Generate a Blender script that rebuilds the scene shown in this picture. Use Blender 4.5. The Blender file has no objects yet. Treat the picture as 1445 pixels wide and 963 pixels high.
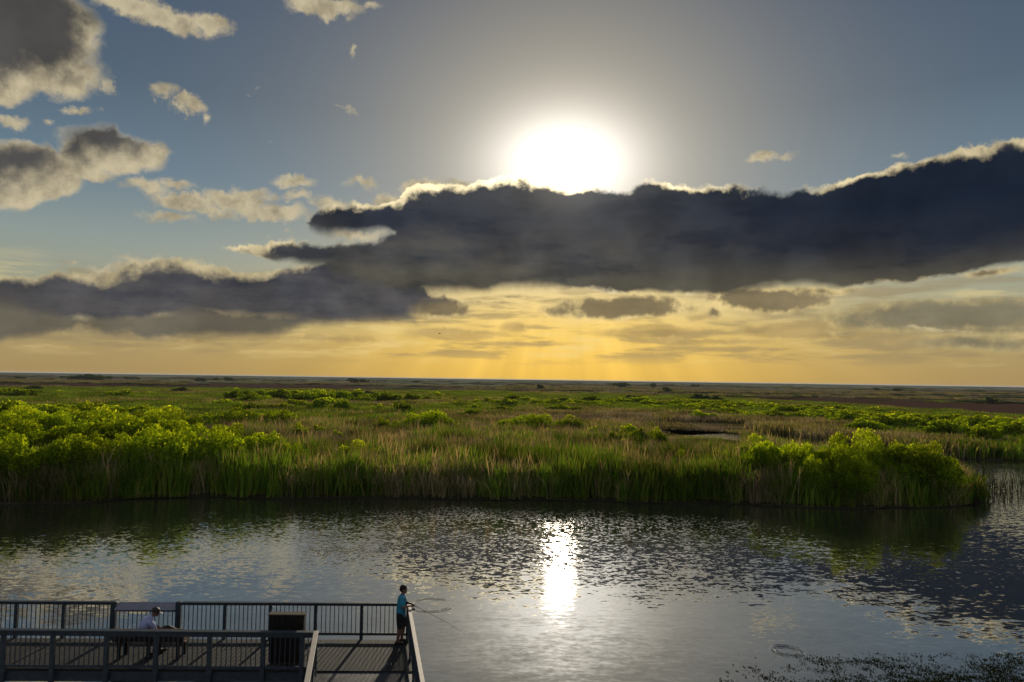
import bpy, bmesh, math, random
import numpy as np
from mathutils import Vector, Matrix, noise as mnoise
random.seed(7); rng = np.random.default_rng(7)
S = bpy.context.scene
COL = S.collection
R = math.radians

# ------------------------------------------------------------------ camera
FPX, W, H = 1000.0, 1445.0, 963.0
EYE = 8.7
pitch, roll = math.atan(54/1000), math.atan(21/1445)
F0 = Vector((0, math.cos(pitch), math.sin(pitch)))
U0 = Vector((0, -math.sin(pitch), math.cos(pitch)))
RX = math.cos(roll)*Vector((1, 0, 0)) + math.sin(roll)*U0
UX = -math.sin(roll)*Vector((1, 0, 0)) + math.cos(roll)*U0
cd = bpy.data.cameras.new('camera'); cam = bpy.data.objects.new('camera', cd); COL.objects.link(cam)
cam.matrix_world = Matrix(((RX.x, UX.x, -F0.x, 0), (RX.y, UX.y, -F0.y, 0), (RX.z, UX.z, -F0.z, EYE), (0, 0, 0, 1)))
cd.sensor_width = 36; cd.lens = 36*FPX/W; cd.clip_end = 60000; cd.clip_start = 0.1
S.camera = cam
def ray(px, py):
    return (RX*((px-W/2)/FPX) - UX*((py-H/2)/FPX) + F0)
def at(px, py, z=0.0):                       # photo position -> point on the level z
    d = ray(px, py); t = (z-EYE)/d.z
    return Vector((d.x*t, d.y*t, z))
def at_dist(px, py, D):                      # photo position -> point at ground distance D
    d = ray(px, py); t = D/math.hypot(d.x, d.y)
    return Vector((d.x*t, d.y*t, EYE+d.z*t))
def azel(px, py):
    d = ray(px, py).normalized()
    return math.degrees(math.atan2(d.x, d.y)), math.degrees(math.asin(d.z))

# ------------------------------------------------------------------ render
S.view_settings.view_transform = 'Standard'; S.view_settings.look = 'None'
S.view_settings.exposure = 0; S.view_settings.gamma = 1
S.cycles.use_denoising = True
S.cycles.max_bounces = 6; S.cycles.diffuse_bounces = 3; S.cycles.glossy_bounces = 3
S.cycles.transmission_bounces = 4; S.cycles.transparent_max_bounces = 4
S.cycles.sample_clamp_direct = 12
S.cycles.sample_clamp_indirect = 6

# ------------------------------------------------------------------ node expression helper
def lin(r, g, b):
    f = lambda c: (c/255/12.92) if c/255 <= .04045 else ((c/255+.055)/1.055)**2.4
    return (f(r), f(g), f(b), 1)
NT = None
class E:
    def __init__(s, sock): s.s = sock
    def __add__(a, b): return m('ADD', a, b)
    __radd__ = __add__
    def __sub__(a, b): return m('SUBTRACT', a, b)
    def __rsub__(a, b): return m('SUBTRACT', b, a)
    def __mul__(a, b): return m('MULTIPLY', a, b)
    __rmul__ = __mul__
    def __truediv__(a, b): return m('DIVIDE', a, b)
def put(sock, v):
    if isinstance(v, E): NT.links.new(v.s, sock)
    elif v is not None: sock.default_value = v
def m(op, a, b=None, c=None, clamp=False):
    n = NT.nodes.new('ShaderNodeMath'); n.operation = op; n.use_clamp = clamp
    put(n.inputs[0], a)
    if b is not None: put(n.inputs[1], b)
    if c is not None: put(n.inputs[2], c)
    return E(n.outputs[0])
def vm(op, a, b=None, scale=None):
    n = NT.nodes.new('ShaderNodeVectorMath'); n.operation = op
    put(n.inputs[0], a)
    if b is not None: put(n.inputs[1], b)
    if scale is not None: put(n.inputs['Scale'], scale)
    return E(n.outputs['Value'] if op in ('LENGTH', 'DOT_PRODUCT', 'DISTANCE') else n.outputs[0])
def xyz(x, y, z=0.0):
    n = NT.nodes.new('ShaderNodeCombineXYZ')
    for i, v in enumerate((x, y, z)): put(n.inputs[i], v)
    return E(n.outputs[0])
def sep(v):
    n = NT.nodes.new('ShaderNodeSeparateXYZ'); put(n.inputs[0], v)
    return [E(o) for o in n.outputs]
def ss(v, a, b, lo=0.0, hi=1.0, kind='SMOOTHSTEP'):
    n = NT.nodes.new('ShaderNodeMapRange'); n.interpolation_type = kind
    put(n.inputs['Value'], v); put(n.inputs['From Min'], a); put(n.inputs['From Max'], b)
    put(n.inputs['To Min'], lo); put(n.inputs['To Max'], hi)
    return E(n.outputs['Result'])
def noise(vec, scale, detail=4.0, rough=.55, dist=0.0, out='Fac', dim='3D'):
    n = NT.nodes.new('ShaderNodeTexNoise'); n.noise_dimensions = dim
    put(n.inputs['Vector'], vec); put(n.inputs['Scale'], scale); put(n.inputs['Detail'], detail)
    put(n.inputs['Roughness'], rough); put(n.inputs['Distortion'], dist)
    return E(n.outputs[out])
def mix(f, a, b, blend='MIX'):
    n = NT.nodes.new('ShaderNodeMix'); n.data_type = 'RGBA'; n.blend_type = blend
    put(n.inputs[0], f); put(n.inputs[6], a); put(n.inputs[7], b)
    return E(n.outputs[2])
def cscale(c, v):
    return vm('SCALE', c, scale=v)
def ramp(f, stops, interp='LINEAR'):
    n = NT.nodes.new('ShaderNodeValToRGB'); n.color_ramp.interpolation = interp
    e = n.color_ramp.elements
    while len(e) < len(stops): e.new(0.5)
    for i, (p, c) in enumerate(stops): e[i].position = p; e[i].color = c
    put(n.inputs[0], f)
    return E(n.outputs['Color'])
def curve(f, pts):
    n = NT.nodes.new('ShaderNodeFloatCurve'); c = n.mapping.curves[0]
    n.mapping.use_clip = False
    for i, (x, y) in enumerate(pts):
        p = c.points[i] if i < 2 else c.points.new(x, y)
        if i < 2: p.location = (x, y)
    c.points[-1].location  # sorted by Blender
    n.mapping.update(); put(n.inputs['Value'], f)
    return E(n.outputs[0])
def vmin(a, *bs):
    for b in bs: a = m('MINIMUM', a, b)
    return a
def vmax(a, *bs):
    for b in bs: a = m('MAXIMUM', a, b)
    return a

# ------------------------------------------------------------------ sky
SUN_AZ, SUN_EL = azel(796, 258)      # the disc stands just over the cloud edge
GL_AZ, GL_EL = azel(798, 232)        # centre of the glare above the edge
wd = bpy.data.worlds.new('World'); S.world = wd; wd.use_nodes = True
NT = wd.node_tree; NT.nodes.clear()
tc = NT.nodes.new('ShaderNodeTexCoord'); D = E(tc.outputs['Generated'])
dx, dy, dz = sep(D)
el0 = m('ARCSINE', dz)*57.29578
az0 = m('ARCTAN2', dx, dy)*57.29578
# Nishita base
sk = NT.nodes.new('ShaderNodeTexSky'); sk.sky_type = 'NISHITA'; sk.sun_disc = False
sk.sun_elevation = R(SUN_EL); sk.sun_rotation = R(SUN_AZ); sk.air_density = 1.4; sk.dust_density = 2.0; sk.ozone_density = 1.5
# distance from the sun, measured in degrees
das, des = az0-GL_AZ, el0-GL_EL
rs = m('SQRT', das*das*.42 + des*des)
rsr = m('SQRT', das*das + des*des)
base = ramp(ss(el0, 0.0, 60.0, kind='LINEAR'), [
    (0.0, lin(166, 140, 92)), (.045, lin(168, 150, 106)), (.10, lin(158, 158, 134)), (.16, lin(139, 152, 149)),
    (.24, lin(100, 123, 140)), (.34, lin(76, 96, 115)), (.48, lin(62, 80, 104)), (.75, lin(60, 80, 108)), (1.0, lin(56, 76, 106))])
ce = ramp(ss(el0, 0.0, 60.0, kind='LINEAR'), [
    (0.0, lin(234, 188, 76)), (.06, lin(238, 199, 96)), (.12, lin(238, 208, 128)), (.2, lin(190, 180, 150)), (.5, lin(110, 110, 108)), (1.0, lin(70, 84, 104))])
base = cscale(base, ss(m('ABSOLUTE', az0), 60.0, 160.0, 1.0, 1.4))  # unseen sky behind the camera, raised as fill for the reeds' dark side
cw = m('EXPONENT', (das*das)*(-1/330.0))*ss(el0, 16.0, 2.0, 0.0, 1.0)
col = mix(cw, base, ce)
g1 = m('EXPONENT', rs*(-1/5.4))*ss(el0, 4.0, 10.0)
g2 = m('EXPONENT', rs*rs*(-1/12.5))
upm = ss(el0, 6.0, 11.0)
col = mix(m('EXPONENT', rsr*rsr*(-1/270.0))*.85*upm, col, lin(134, 128, 113))
col = vm('ADD', col, cscale(E(xyz(1.0, .93, .80).s), g1*.50))
col = vm('ADD', col, cscale(E(xyz(1.0, .97, .92).s), g2*1.05))
col = vm('MINIMUM', col, xyz(1.25, 1.22, 1.15))
# faint rays below the cloud bank
phi = m('ARCTAN2', das, des*(-1.0))
rn = noise(xyz(phi*3.0, 0.0, 0.0), 2.0, 2.5, .5)
rays = (rn-.5)*ss(el0, 9.0, 3.0)*m('EXPONENT', das*das*(-1/420.0))
col = cscale(col, rays*.85+1.0)
nish = cscale(E(sk.outputs[0]), .055)
col = mix(.06, col, nish)

# clouds: outlines are given in azimuth / elevation, ragged by noise
n1 = noise(D, 17.0, 7.0, .60, out='Color'); n2 = noise(D, 75.0, 5.0, .6, out='Color')
warp = vm('ADD', cscale(vm('SUBTRACT', n1, xyz(.5, .5, .5)), 3.6), cscale(vm('SUBTRACT', n2, xyz(.5, .5, .5)), .55))
pos = vm('ADD', xyz(az0, el0, 0.0), vm('MULTIPLY', warp, xyz(1.0, .8, 0.0)))
wx, wy, _ = sep(pos)
posr = vm('ADD', pos, vm('MULTIPLY', cscale(vm('SUBTRACT', noise(D, 55.0, 6.0, .65, out='Color'), xyz(.5, .5, .5)), 1.5), xyz(1.0, .8, 0.0)))
pos_s = vm('ADD', xyz(az0, el0, 0.0), vm('MULTIPLY', warp, xyz(1.0, .30, 0.0)))
sx, sy, _ = sep(pos_s)
fn = noise(D, 48.0, 5.0, .55)                      # inner puffiness
big = noise(vm('MULTIPLY', D, xyz(1.0, 1.0, 3.6)), 8.0, 6.0, .58)
AZ0, AZ1, ELM = -80.0, 80.0, 50.0
def edge(pts):
    q = sorted(azel(x, y) for x, y in pts)
    return [((a-AZ0)/(AZ1-AZ0), e/ELM) for a, e in q]
cu = ss(wx, AZ0, AZ1, kind='LINEAR')
def bank(top, bot, left=None, right=None):
    t = curve(cu, edge(top))*ELM; b = curve(cu, edge(bot))*ELM
    dt, db = t-wy, (sy-b)*.6
    dt = dt+.25; db = db+.25; d = vmin(dt, db)
    if left is not None: d = vmin(d, (wx-azel(left, 300)[0])*.5)
    if right is not None: d = vmin(d, (azel(right, 300)[0]-wx)*.5)
    return d, dt, db
def blobs(lst, pos=pos):
    out = None
    for (x, y, rx, ry) in lst:
        a, e = azel(x, y); k = 180/math.pi/FPX*math.cos(math.atan((x-722)/FPX))**1.2
        v = vm('MULTIPLY', vm('SUBTRACT', pos, (a, e, 0)), (1/(rx*k), 1/(ry*k), 0))
        d = (1.0-vm('LENGTH', v))*(min(rx, ry)*k)
        out = d if out is None else vmax(out, d)
    return out
sunk = m('EXPONENT', rsr*(-1/9.0))
lowf = noise(D, 6.5, 3.0, .5)
softv = ss(lowf, .38, .62, .16, .62)
varv = ss(noise(D, 12.0, 5.0, .55), .3, .7, .78, 1.22)
rimv = ss(noise(D, 34.0, 6.0, .62), .32, .62, .66, 1.08)
def layer(col, d, core, rim, soft=.35, sv=None, c0=.3, c1=2.2, alpha=1.0, dc=None, rimboost=2.2):
    """alpha from the density d; a thin edge shows the rim colour, the thick inside the core colour"""
    a = ss(d, 0.0, sv if sv is not None else softv+(soft-.3))*alpha
    dd = (dc if dc is not None else d) + (fn-.5)*1.4 + ((lowf-.5)*2.2 if sv is None else 0.0)
    cc = mix(ss(dd, c0, c1), cscale(cscale(rim, rimv), sunk*rimboost+1.0), cscale(core, varv))
    return mix(a, col, cc)
C_ = lambda *a: E(mix(0.0, lin(*a), lin(*a)).s)
# thin streaks low over the horizon
sn = noise(vm('MULTIPLY', D, xyz(1.0, 1.0, 7.5)), 7.0, 6.0, .55)
sw = ss(el0, .9, 2.2)*ss(el0, 9.0, 6.0)
col = mix(ss(sn, .48, .60)*sw*.62, col, lin(150, 132, 98))
col = mix(ss(sn, .47, .36)*sw*.35, col, lin(246, 220, 150))
st = blobs([(640, 471, 95, 12), (725, 463, 34, 10), (455, 478, 115, 9), (920, 470, 110, 13), (1150, 466, 135, 17), (270, 482, 40, 6), (400, 497, 30, 3),
            (985, 447, 30, 8), (1010, 484, 150, 7), (760, 486, 60, 6), (130, 492, 120, 5), (1320, 482, 110, 10)], pos_s)
col = layer(col, st, C_(172, 146, 96), C_(214, 182, 112), sv=.35, c0=-.1, c1=.35, alpha=.62, rimboost=.6)
st2 = blobs([(1340, 446, 210, 30), (1400, 484, 160, 16), (1230, 440, 60, 10), (1130, 440, 70, 10), (1400, 462, 150, 14), (1190, 470, 60, 7)], pos_s)
col = layer(col, st2, C_(122, 116, 96), C_(196, 177, 124), sv=.5, c0=-.05, c1=.8, alpha=.85, rimboost=.3)
# small clouds under the bank
su = blobs([(870, 435, 125, 19), (900, 430, 76, 18), (625, 434, 56, 18), (580, 434, 36, 15), (1092, 424, 106, 22), (1050, 420, 70, 17), (660, 437, 20, 6), (1000, 440, 18, 10), (1400, 384, 50, 9), (1260, 392, 60, 8), (1170, 410, 60, 9), (720, 420, 60, 5)], pos_s)
col = layer(col, su, C_(130, 116, 88), C_(228, 202, 140), sv=.38, c0=.0, c1=.55, alpha=.95, rimboost=.5)
# cream cumulus at the upper left and scattered puffs
BIG = [(30, 40, 112, 88), (-70, 30, 160, 110), (78, 88, 72, 46), (40, 242, 76, 46), (-30, 245, 110, 54), (166, 214, 84, 34), (122, 226, 50, 30)]
crb = blobs(BIG)
crs = vmin(blobs(BIG, vm('ADD', pos, (.9, -.9, 0.0)))+.25, crb*2.0-.1)
cr = blobs([(245, 28, 60, 16), (300, 38, 28, 13), (190, 6, 60, 14), (455, 8, 55, 14), (520, 12, 20, 6), (218, 131, 22, 11), (265, 155, 28, 13), (295, 175, 10, 8),
            (15, 172, 26, 12), (108, 153, 20, 9), (70, 172, 10, 8), (150, 118, 6, 9), (205, 265, 40, 12), (330, 285, 48, 17), (260, 285, 55, 14), (235, 308, 42, 9), (380, 300, 62, 14), (415, 256, 32, 12),
            (420, 278, 32, 8), (508, 258, 28, 8), (470, 290, 28, 10), (600, 268, 30, 14), (550, 284, 30, 14), (1075, 224, 26, 11), (1105, 224, 16, 5), (1275, 217, 15, 5), (215, 374, 40, 10), (170, 380, 35, 7), (105, 372, 12, 5), (500, 70, 6, 8), (490, 148, 8, 4), (640, 258, 24, 7), (500, 330, 50, 8), (250, 262, 26, 8), (355, 272, 30, 10), (300, 300, 50, 8)], posr)
wisp = (noise(D, 12.5, 6.0, .62)-.64)*8.0 - ss(az0, -14.0, -6.0)*3.0 - ss(el0, 10.0, 6.0)*3.0 - ss(el0, 26.0, 30.0)*2.0
cr = vmax(cr, wisp - ss(crb, -.6, .2)*4.0)
far_out = ss(m('ABSOLUTE', az0), 44.0, 62.0)*ss(el0, 5.0, 12.0)
hi_out = ss(el0, 31.0, 44.0)
ext = (noise(D, 3.4, 5.0, .55)-.52)*22.0*vmax(far_out, hi_out) - (1.0-vmax(far_out, hi_out))*4.0
cr = vmax(cr, ext)
back = ss(m('ABSOLUTE', az0), 60.0, 120.0)           # unseen front-lit clouds behind the camera, brightened to lift the shaded reeds
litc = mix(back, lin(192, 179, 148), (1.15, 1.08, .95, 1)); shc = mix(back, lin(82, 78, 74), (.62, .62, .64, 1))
col = layer(col, crb, C_(78, 76, 74), C_(194, 181, 150), soft=.5, c0=-.1, c1=1.7, alpha=.98, dc=crs, rimboost=.3)
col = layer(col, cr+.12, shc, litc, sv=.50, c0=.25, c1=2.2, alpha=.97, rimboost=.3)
# lower grey layer on the left
d, dt, db = bank([(-600, 425), (0, 412), (150, 425), (300, 440), (400, 446), (470, 446), (560, 440), (700, 455), (1400, 500)],
                 [(-600, 480), (0, 471), (60, 462), (100, 456), (180, 463), (300, 468), (380, 464), (450, 450), (520, 446), (700, 455), (1400, 500)], right=590)
d = d+.35
col = layer(col, d, C_(100, 95, 84), C_(180, 160, 116), soft=.4, c0=-.3, c1=.5, alpha=.95, dc=d, rimboost=.2)
# dark bank on the left
d, dt, db = bank([(-700, 420), (-200, 396), (0, 388), (60, 390), (100, 386), (170, 380), (215, 370), (262, 370), (300, 378), (380, 379), (430, 374), (480, 366), (560, 372), (620, 412), (700, 430), (1400, 470)],
                 [(-700, 440), (-200, 440), (0, 430), (60, 442), (120, 448), (200, 444), (300, 440), (400, 450), (500, 456), (560, 452), (620, 430), (700, 430), (1400, 470)])
core = mix(ss(big, .35, .65), lin(62, 64, 72), lin(86, 84, 84))
col = layer(col, d, core, C_(196, 181, 142), soft=.45, c0=.0, c1=1.0, dc=vmin(dt, db*1.6+.5), rimboost=.3)
# main dark bank: second lobe, then the large mass
topA = [(340, 352), (365, 346), (400, 341), (440, 343), (480, 341), (520, 338), (552, 334), (580, 312), (620, 300), (700, 285), (900, 280), (1445, 240), (2200, 230), (3200, 300)]
botA = [(340, 352), (365, 357), (400, 366), (450, 378), (500, 395), (540, 404), (600, 412), (700, 409), (800, 405), (900, 409), (980, 410), (1040, 415), (1100, 404), (1200, 399), (1300, 390), (1400, 372), (1445, 368), (2000, 360), (3200, 360)]
topB = [(430, 318), (446, 304), (470, 294), (500, 288), (540, 290), (570, 285), (592, 268), (620, 264), (660, 262), (700, 257), (740, 255), (780, 259), (815, 266), (850, 264), (880, 271), (910, 261), (960, 262), (1000, 267), (1045, 271), (1090, 268), (1150, 262), (1200, 252), (1250, 240), (1300, 228), (1350, 218), (1400, 205), (1445, 197), (1700, 170), (2200, 190), (3200, 280)]
botB = [(430, 318), (446, 328), (470, 330), (500, 328), (540, 325), (556, 330), (575, 345), (620, 370), (700, 395), (800, 399), (1000, 404), (1100, 398), (1200, 392), (1445, 360), (2000, 350), (3200, 350)]
def bankcore():
    v = ss(el0, 6.5, 15.5)
    c = ramp(v, [(0.0, lin(90, 86, 74)), (.25, lin(70, 70, 70)), (.55, lin(60, 61, 65)), (.8, lin(50, 54, 62)), (1.0, lin(62, 65, 70))])
    rgt = ss(az0, 8.0, 30.0)
    c = mix(rgt*ss(el0, 7.0, 11.0)*.85, c, lin(17, 28, 44))
    c = mix(rgt*ss(el0, 15.0, 17.5)*.8, c, lin(84, 82, 78))
    c = mix(ss(big, .48, .66)*ss(el0, 14.0, 9.0)*ss(az0, 20.0, 0.0, .15, 1.0)*.4, c, lin(100, 95, 84))
    return mix(ss(big, .5, .36)*.45, c, lin(26, 34, 48))
bc = bankcore()
dA, tA, bA = bank(topA, botA)
dB, tB, bB = bank(topB, botB)
nearsun = m('EXPONENT', rsr*(-1/9.0))
dAB = vmax(dA, dB)
col = layer(col, dAB, bc, C_(196, 181, 144), soft=.35, c0=.05, c1=.75, dc=vmax(vmin(tA, bA*1.6+.5), vmin(tB, bB*1.6+.5)), rimboost=4.5)
# light scattered by the damp air in front of the cloud
col = vm('ADD', col, cscale(E(xyz(1.0, .90, .72).s), m('EXPONENT', rsr*(-1/2.6))*.22*ss(el0, 0.0, 8.0)))
# below the horizon: dull marsh tone
col = mix(ss(el0, -.2, -1.5), col, lin(70, 66, 50))
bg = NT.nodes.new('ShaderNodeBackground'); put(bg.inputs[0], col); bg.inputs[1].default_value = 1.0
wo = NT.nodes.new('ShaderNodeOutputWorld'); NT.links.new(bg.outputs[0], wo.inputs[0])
wd.cycles.sampling_method = 'MANUAL'; wd.cycles.sample_map_resolution = 512

# ------------------------------------------------------------------ sun
sl = bpy.data.lights.new('sun', 'SUN'); sl.energy = 4.6; sl.angle = R(2.0); sl.color = (1.0, .86, .66)
so = bpy.data.objects.new('sun', sl); COL.objects.link(so)
sd = Vector((math.sin(R(SUN_AZ))*math.cos(R(SUN_EL)), math.cos(R(SUN_AZ))*math.cos(R(SUN_EL)), math.sin(R(SUN_EL))))
so.rotation_euler = sd.to_track_quat('Z', 'Y').to_euler(); so.location = sd*200

# ------------------------------------------------------------------ materials
def material(name):
    global NT
    mt = bpy.data.materials.new(name); mt.use_nodes = True; NT = mt.node_tree; NT.nodes.clear()
    return mt
def finish(shader, disp=None):
    o = NT.nodes.new('ShaderNodeOutputMaterial'); NT.links.new(shader, o.inputs['Surface'])
def bump(h, strength=.5, dist=.02):
    n = NT.nodes.new('ShaderNodeBump'); put(n.inputs['Height'], h); n.inputs['Strength'].default_value = strength; n.inputs['Distance'].default_value = dist
    return E(n.outputs[0])
def princ(color, rough=.6, metal=0.0, normal=None, spec=.4):
    n = NT.nodes.new('ShaderNodeBsdfPrincipled'); put(n.inputs['Base Color'], color); put(n.inputs['Roughness'], rough)
    put(n.inputs['Metallic'], metal); put(n.inputs['Specular IOR Level'], spec)
    if normal is not None: put(n.inputs['Normal'], normal)
    return n.outputs[0]
def texco(which='Object'):
    t = NT.nodes.new('ShaderNodeTexCoord'); return E(t.outputs[which])
def geo(out='Position'):
    t = NT.nodes.new('ShaderNodeNewGeometry'); return E(t.outputs[out])
def attr(name, out='Fac', typ='GEOMETRY'):
    t = NT.nodes.new('ShaderNodeAttribute'); t.attribute_name = name; t.attribute_type = typ; return E(t.outputs[out])
def objrand():
    t = NT.nodes.new('ShaderNodeObjectInfo'); return E(t.outputs['Random'])
def simple(name, c1, c2, scale=6.0, rough=.6, metal=0.0, bs=.3, bd=.004, rnd=0.0, spec=.4):
    mt = material(name); o = texco()
    n = noise(o, scale, 5.0)
    c = mix(ss(n, .3, .7), c1, c2)
    if rnd: c = cscale(c, objrand()*rnd+(1-rnd/2))
    finish(princ(c, ss(n, .3, .7, rough-.08, rough+.1), metal, bump(noise(o, scale*4, 4.0), bs, bd), spec)); return mt
c4 = lambda r, g, b: (r, g, b, 1)
MT = {}
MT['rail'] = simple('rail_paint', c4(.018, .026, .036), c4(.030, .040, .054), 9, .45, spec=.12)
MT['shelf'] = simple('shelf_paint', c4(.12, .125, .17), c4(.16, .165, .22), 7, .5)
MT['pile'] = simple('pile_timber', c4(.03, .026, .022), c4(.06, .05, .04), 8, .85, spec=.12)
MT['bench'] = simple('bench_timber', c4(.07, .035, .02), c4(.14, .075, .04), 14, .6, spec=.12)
MT['darkwood'] = simple('stained_and_shaded_wood', c4(.006, .005, .005), c4(.013, .010, .010), 12, .6, spec=.12)  # dark wood of the cabinet; on the bench back it paints shade
MT['iron'] = simple('black_iron', c4(.015, .015, .017), c4(.03, .03, .032), 20, .5)
MT['plate'] = simple('dark_ramp_plate', c4(.014, .018, .026), c4(.03, .036, .046), 3, .5, spec=.12)
MT['skin'] = simple('brown_skin', c4(.09, .042, .026), c4(.12, .058, .036), 30, .55)
MT['hair'] = simple('dark_hair', c4(.008, .006, .005), c4(.018, .013, .011), 90, .6, spec=.12)
MT['teal'] = simple('teal_cotton', c4(.012, .14, .23), c4(.016, .18, .29), 25, .85)
MT['black'] = simple('black_cloth', c4(.010, .010, .014), c4(.020, .020, .026), 25, .9, spec=.12)
MT['lav'] = simple('pale_blue_cotton', c4(.20, .225, .40), c4(.26, .29, .47), 25, .85)
for nm_ in ('teal', 'lav', 'black'):
    NT = MT[nm_].node_tree; pb = [q for q in NT.nodes if q.type == 'BSDF_PRINCIPLED'][0]
    put(pb.inputs['Normal'], bump(noise(vm('MULTIPLY', texco(), (1, 1, .45)), 11.0, 2.0, .5, .8), .9, .03))
MT['shoe'] = simple('dark_shoe', c4(.012, .011, .012), c4(.03, .026, .026), 40, .7, spec=.12)
MT['white'] = simple('pale_sole', c4(.5, .5, .5), c4(.6, .6, .6), 40, .7)
MT['bag'] = simple('black_nylon', c4(.012, .012, .014), c4(.035, .034, .036), 30, .5, spec=.12)
# grained cap boards, paler tan: sunlight put into the wood colour
mt = material('sunlit_cap_wood'); o = texco(); n = noise(vm('MULTIPLY', o, (1, 14, 14)), 5.0, 6.0)
finish(princ(mix(ss(n, .3, .7), c4(.12, .11, .10), c4(.22, .20, .175)), .6, 0.0, bump(n, .4, .004))); MT['cap'] = mt
# deck boards
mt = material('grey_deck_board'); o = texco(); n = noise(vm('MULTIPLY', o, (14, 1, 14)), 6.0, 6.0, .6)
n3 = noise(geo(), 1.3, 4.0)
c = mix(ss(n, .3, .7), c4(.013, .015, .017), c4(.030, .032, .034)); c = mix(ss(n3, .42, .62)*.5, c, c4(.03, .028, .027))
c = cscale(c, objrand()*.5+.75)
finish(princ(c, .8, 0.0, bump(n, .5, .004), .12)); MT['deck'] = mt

# foliage (thin leaves: reflect and transmit)
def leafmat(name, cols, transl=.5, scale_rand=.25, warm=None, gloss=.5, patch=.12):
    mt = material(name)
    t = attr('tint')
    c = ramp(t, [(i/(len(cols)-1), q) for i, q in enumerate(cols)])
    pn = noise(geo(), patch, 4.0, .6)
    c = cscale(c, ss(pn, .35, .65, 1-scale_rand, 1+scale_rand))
    d = NT.nodes.new('ShaderNodeBsdfDiffuse'); put(d.inputs[0], c)
    tr = NT.nodes.new('ShaderNodeBsdfTranslucent'); put(tr.inputs[0], mix(1.0, c, warm or c4(1.25, 1.1, .45), 'MULTIPLY'))
    ms = NT.nodes.new('ShaderNodeMixShader'); ms.inputs[0].default_value = transl
    NT.links.new(d.outputs[0], ms.inputs[1]); NT.links.new(tr.outputs[0], ms.inputs[2])
    finish(ms.outputs[0]); return mt
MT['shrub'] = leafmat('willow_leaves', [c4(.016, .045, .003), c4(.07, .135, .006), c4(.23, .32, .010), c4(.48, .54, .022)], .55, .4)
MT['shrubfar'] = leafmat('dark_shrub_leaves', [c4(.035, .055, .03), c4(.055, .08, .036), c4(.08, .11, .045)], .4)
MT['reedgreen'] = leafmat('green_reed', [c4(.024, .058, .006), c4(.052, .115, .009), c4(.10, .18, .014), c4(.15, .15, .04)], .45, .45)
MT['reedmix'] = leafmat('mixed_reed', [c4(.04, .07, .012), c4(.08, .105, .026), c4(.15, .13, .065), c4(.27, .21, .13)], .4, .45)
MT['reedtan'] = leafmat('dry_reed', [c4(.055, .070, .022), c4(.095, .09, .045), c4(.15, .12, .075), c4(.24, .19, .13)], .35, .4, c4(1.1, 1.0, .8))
MT['weed'] = leafmat('water_weed', [c4(.008, .010, .006), c4(.016, .02, .008), c4(.03, .036, .012)], .3)
MT['stem'] = simple('grey_brown_stem', c4(.05, .04, .028), c4(.09, .075, .05), 8, .8)

# marsh ground
mt = material('marsh_ground'); p = geo(); gx, gy, gz = sep(p)
dist = m('SQRT', gx*gx+gy*gy)
pq = vm('MULTIPLY', p, (1.0, 1.6, 0.0))
na = noise(pq, .012, 5.0, .6); nb = noise(pq, .0035, 5.0, .62); nc = noise(p, .5, 5.0, .6); nd = noise(pq, .05, 5.0, .65)
near = mix(ss(nd, .4, .62), c4(.018, .018, .010), c4(.035, .030, .020))
midc = mix(ss(na, .42, .58), c4(.085, .105, .035), c4(.125, .110, .075))
farc = mix(ss(nb, .42, .58), c4(.125, .150, .095), c4(.105, .088, .066)); farc = mix(ss(na, .5, .7)*.5, farc, c4(.05, .06, .035))
c = mix(ss(dist, 140.0, 260.0), near, midc); c = mix(ss(dist, 380.0, 620.0), c, farc)
azg = m('ARCTAN2', gx, gy)*57.29578
def band(d0, d1, a0, a1, soft=.18):      # patches of brown sedge lying between two distances and bearings
    q = m('LOGARITHM', dist, 2.71828) + (na-.5)*.55 + (nb-.5)*.35
    r_ = ss(q, math.log(d0)-soft*.4, math.log(d0)+soft*.4)*ss(q, math.log(d1)+soft, math.log(d1)-soft)
    return r_*ss(azg+(nb-.5)*14.0, a0-3, a0+3)*ss(azg+(na-.5)*14.0, a1+3, a1-3)
dk = vmax(band(500, 830, -60, -10), band(440, 700, -14, 4)*.7, band(330, 520, 12, 60), band(235, 420, 20, 60), band(1500, 2100, -60, -18)*.8, band(1200, 1700, 2, 60)*.7, band(700, 900, 8, 26)*.7)
c = mix(dk*.9, c, c4(.050, .026, .022))
c = mix(ss(dist, 2600.0, 4200.0)*.8, c, c4(.030, .040, .036))
c = cscale(c, ss(nc, .25, .75, .7, 1.3))
d_ = NT.nodes.new('ShaderNodeBsdfDiffuse'); put(d_.inputs[0], c)
finish(d_.outputs[0]); MT['ground'] = mt

# water
mt = material('lake_water'); p = geo(); gx, gy, gz = sep(p)
patch_ = noise(vm('MULTIPLY', p, (.6, 1.0, 1.0)), .09, 4.0, .55)
zz = gy + (patch_-.5)*34.0
calm = ss(zz, 27.0, 42.0, .10, 1.0)*(1.0 + ss(gy, 41.0, 49.0)*ss(gx, -18.0, -8.0, .6, 2.0)*ss(gx, 20.0, 12.0, .75, 1.0))*ss(gy, 56.0, 80.0, 1.0, 2.6)*ss(patch_, .36, .60, 1.25, .8)*ss(gx+(patch_-.5)*20.0, 8.0, 24.0, 1.0, .38)
half_ = (.5, .5, .5)
def slope(sx_, sy_, det, amp, seed):      # surface slope of one family of ripples
    c_ = noise(vm('ADD', vm('MULTIPLY', p, (sx_, sy_, 1.0)), (seed, seed, seed)), 1.0, det, .5, out='Color')
    return cscale(vm('SUBTRACT', c_, half_), amp)
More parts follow.
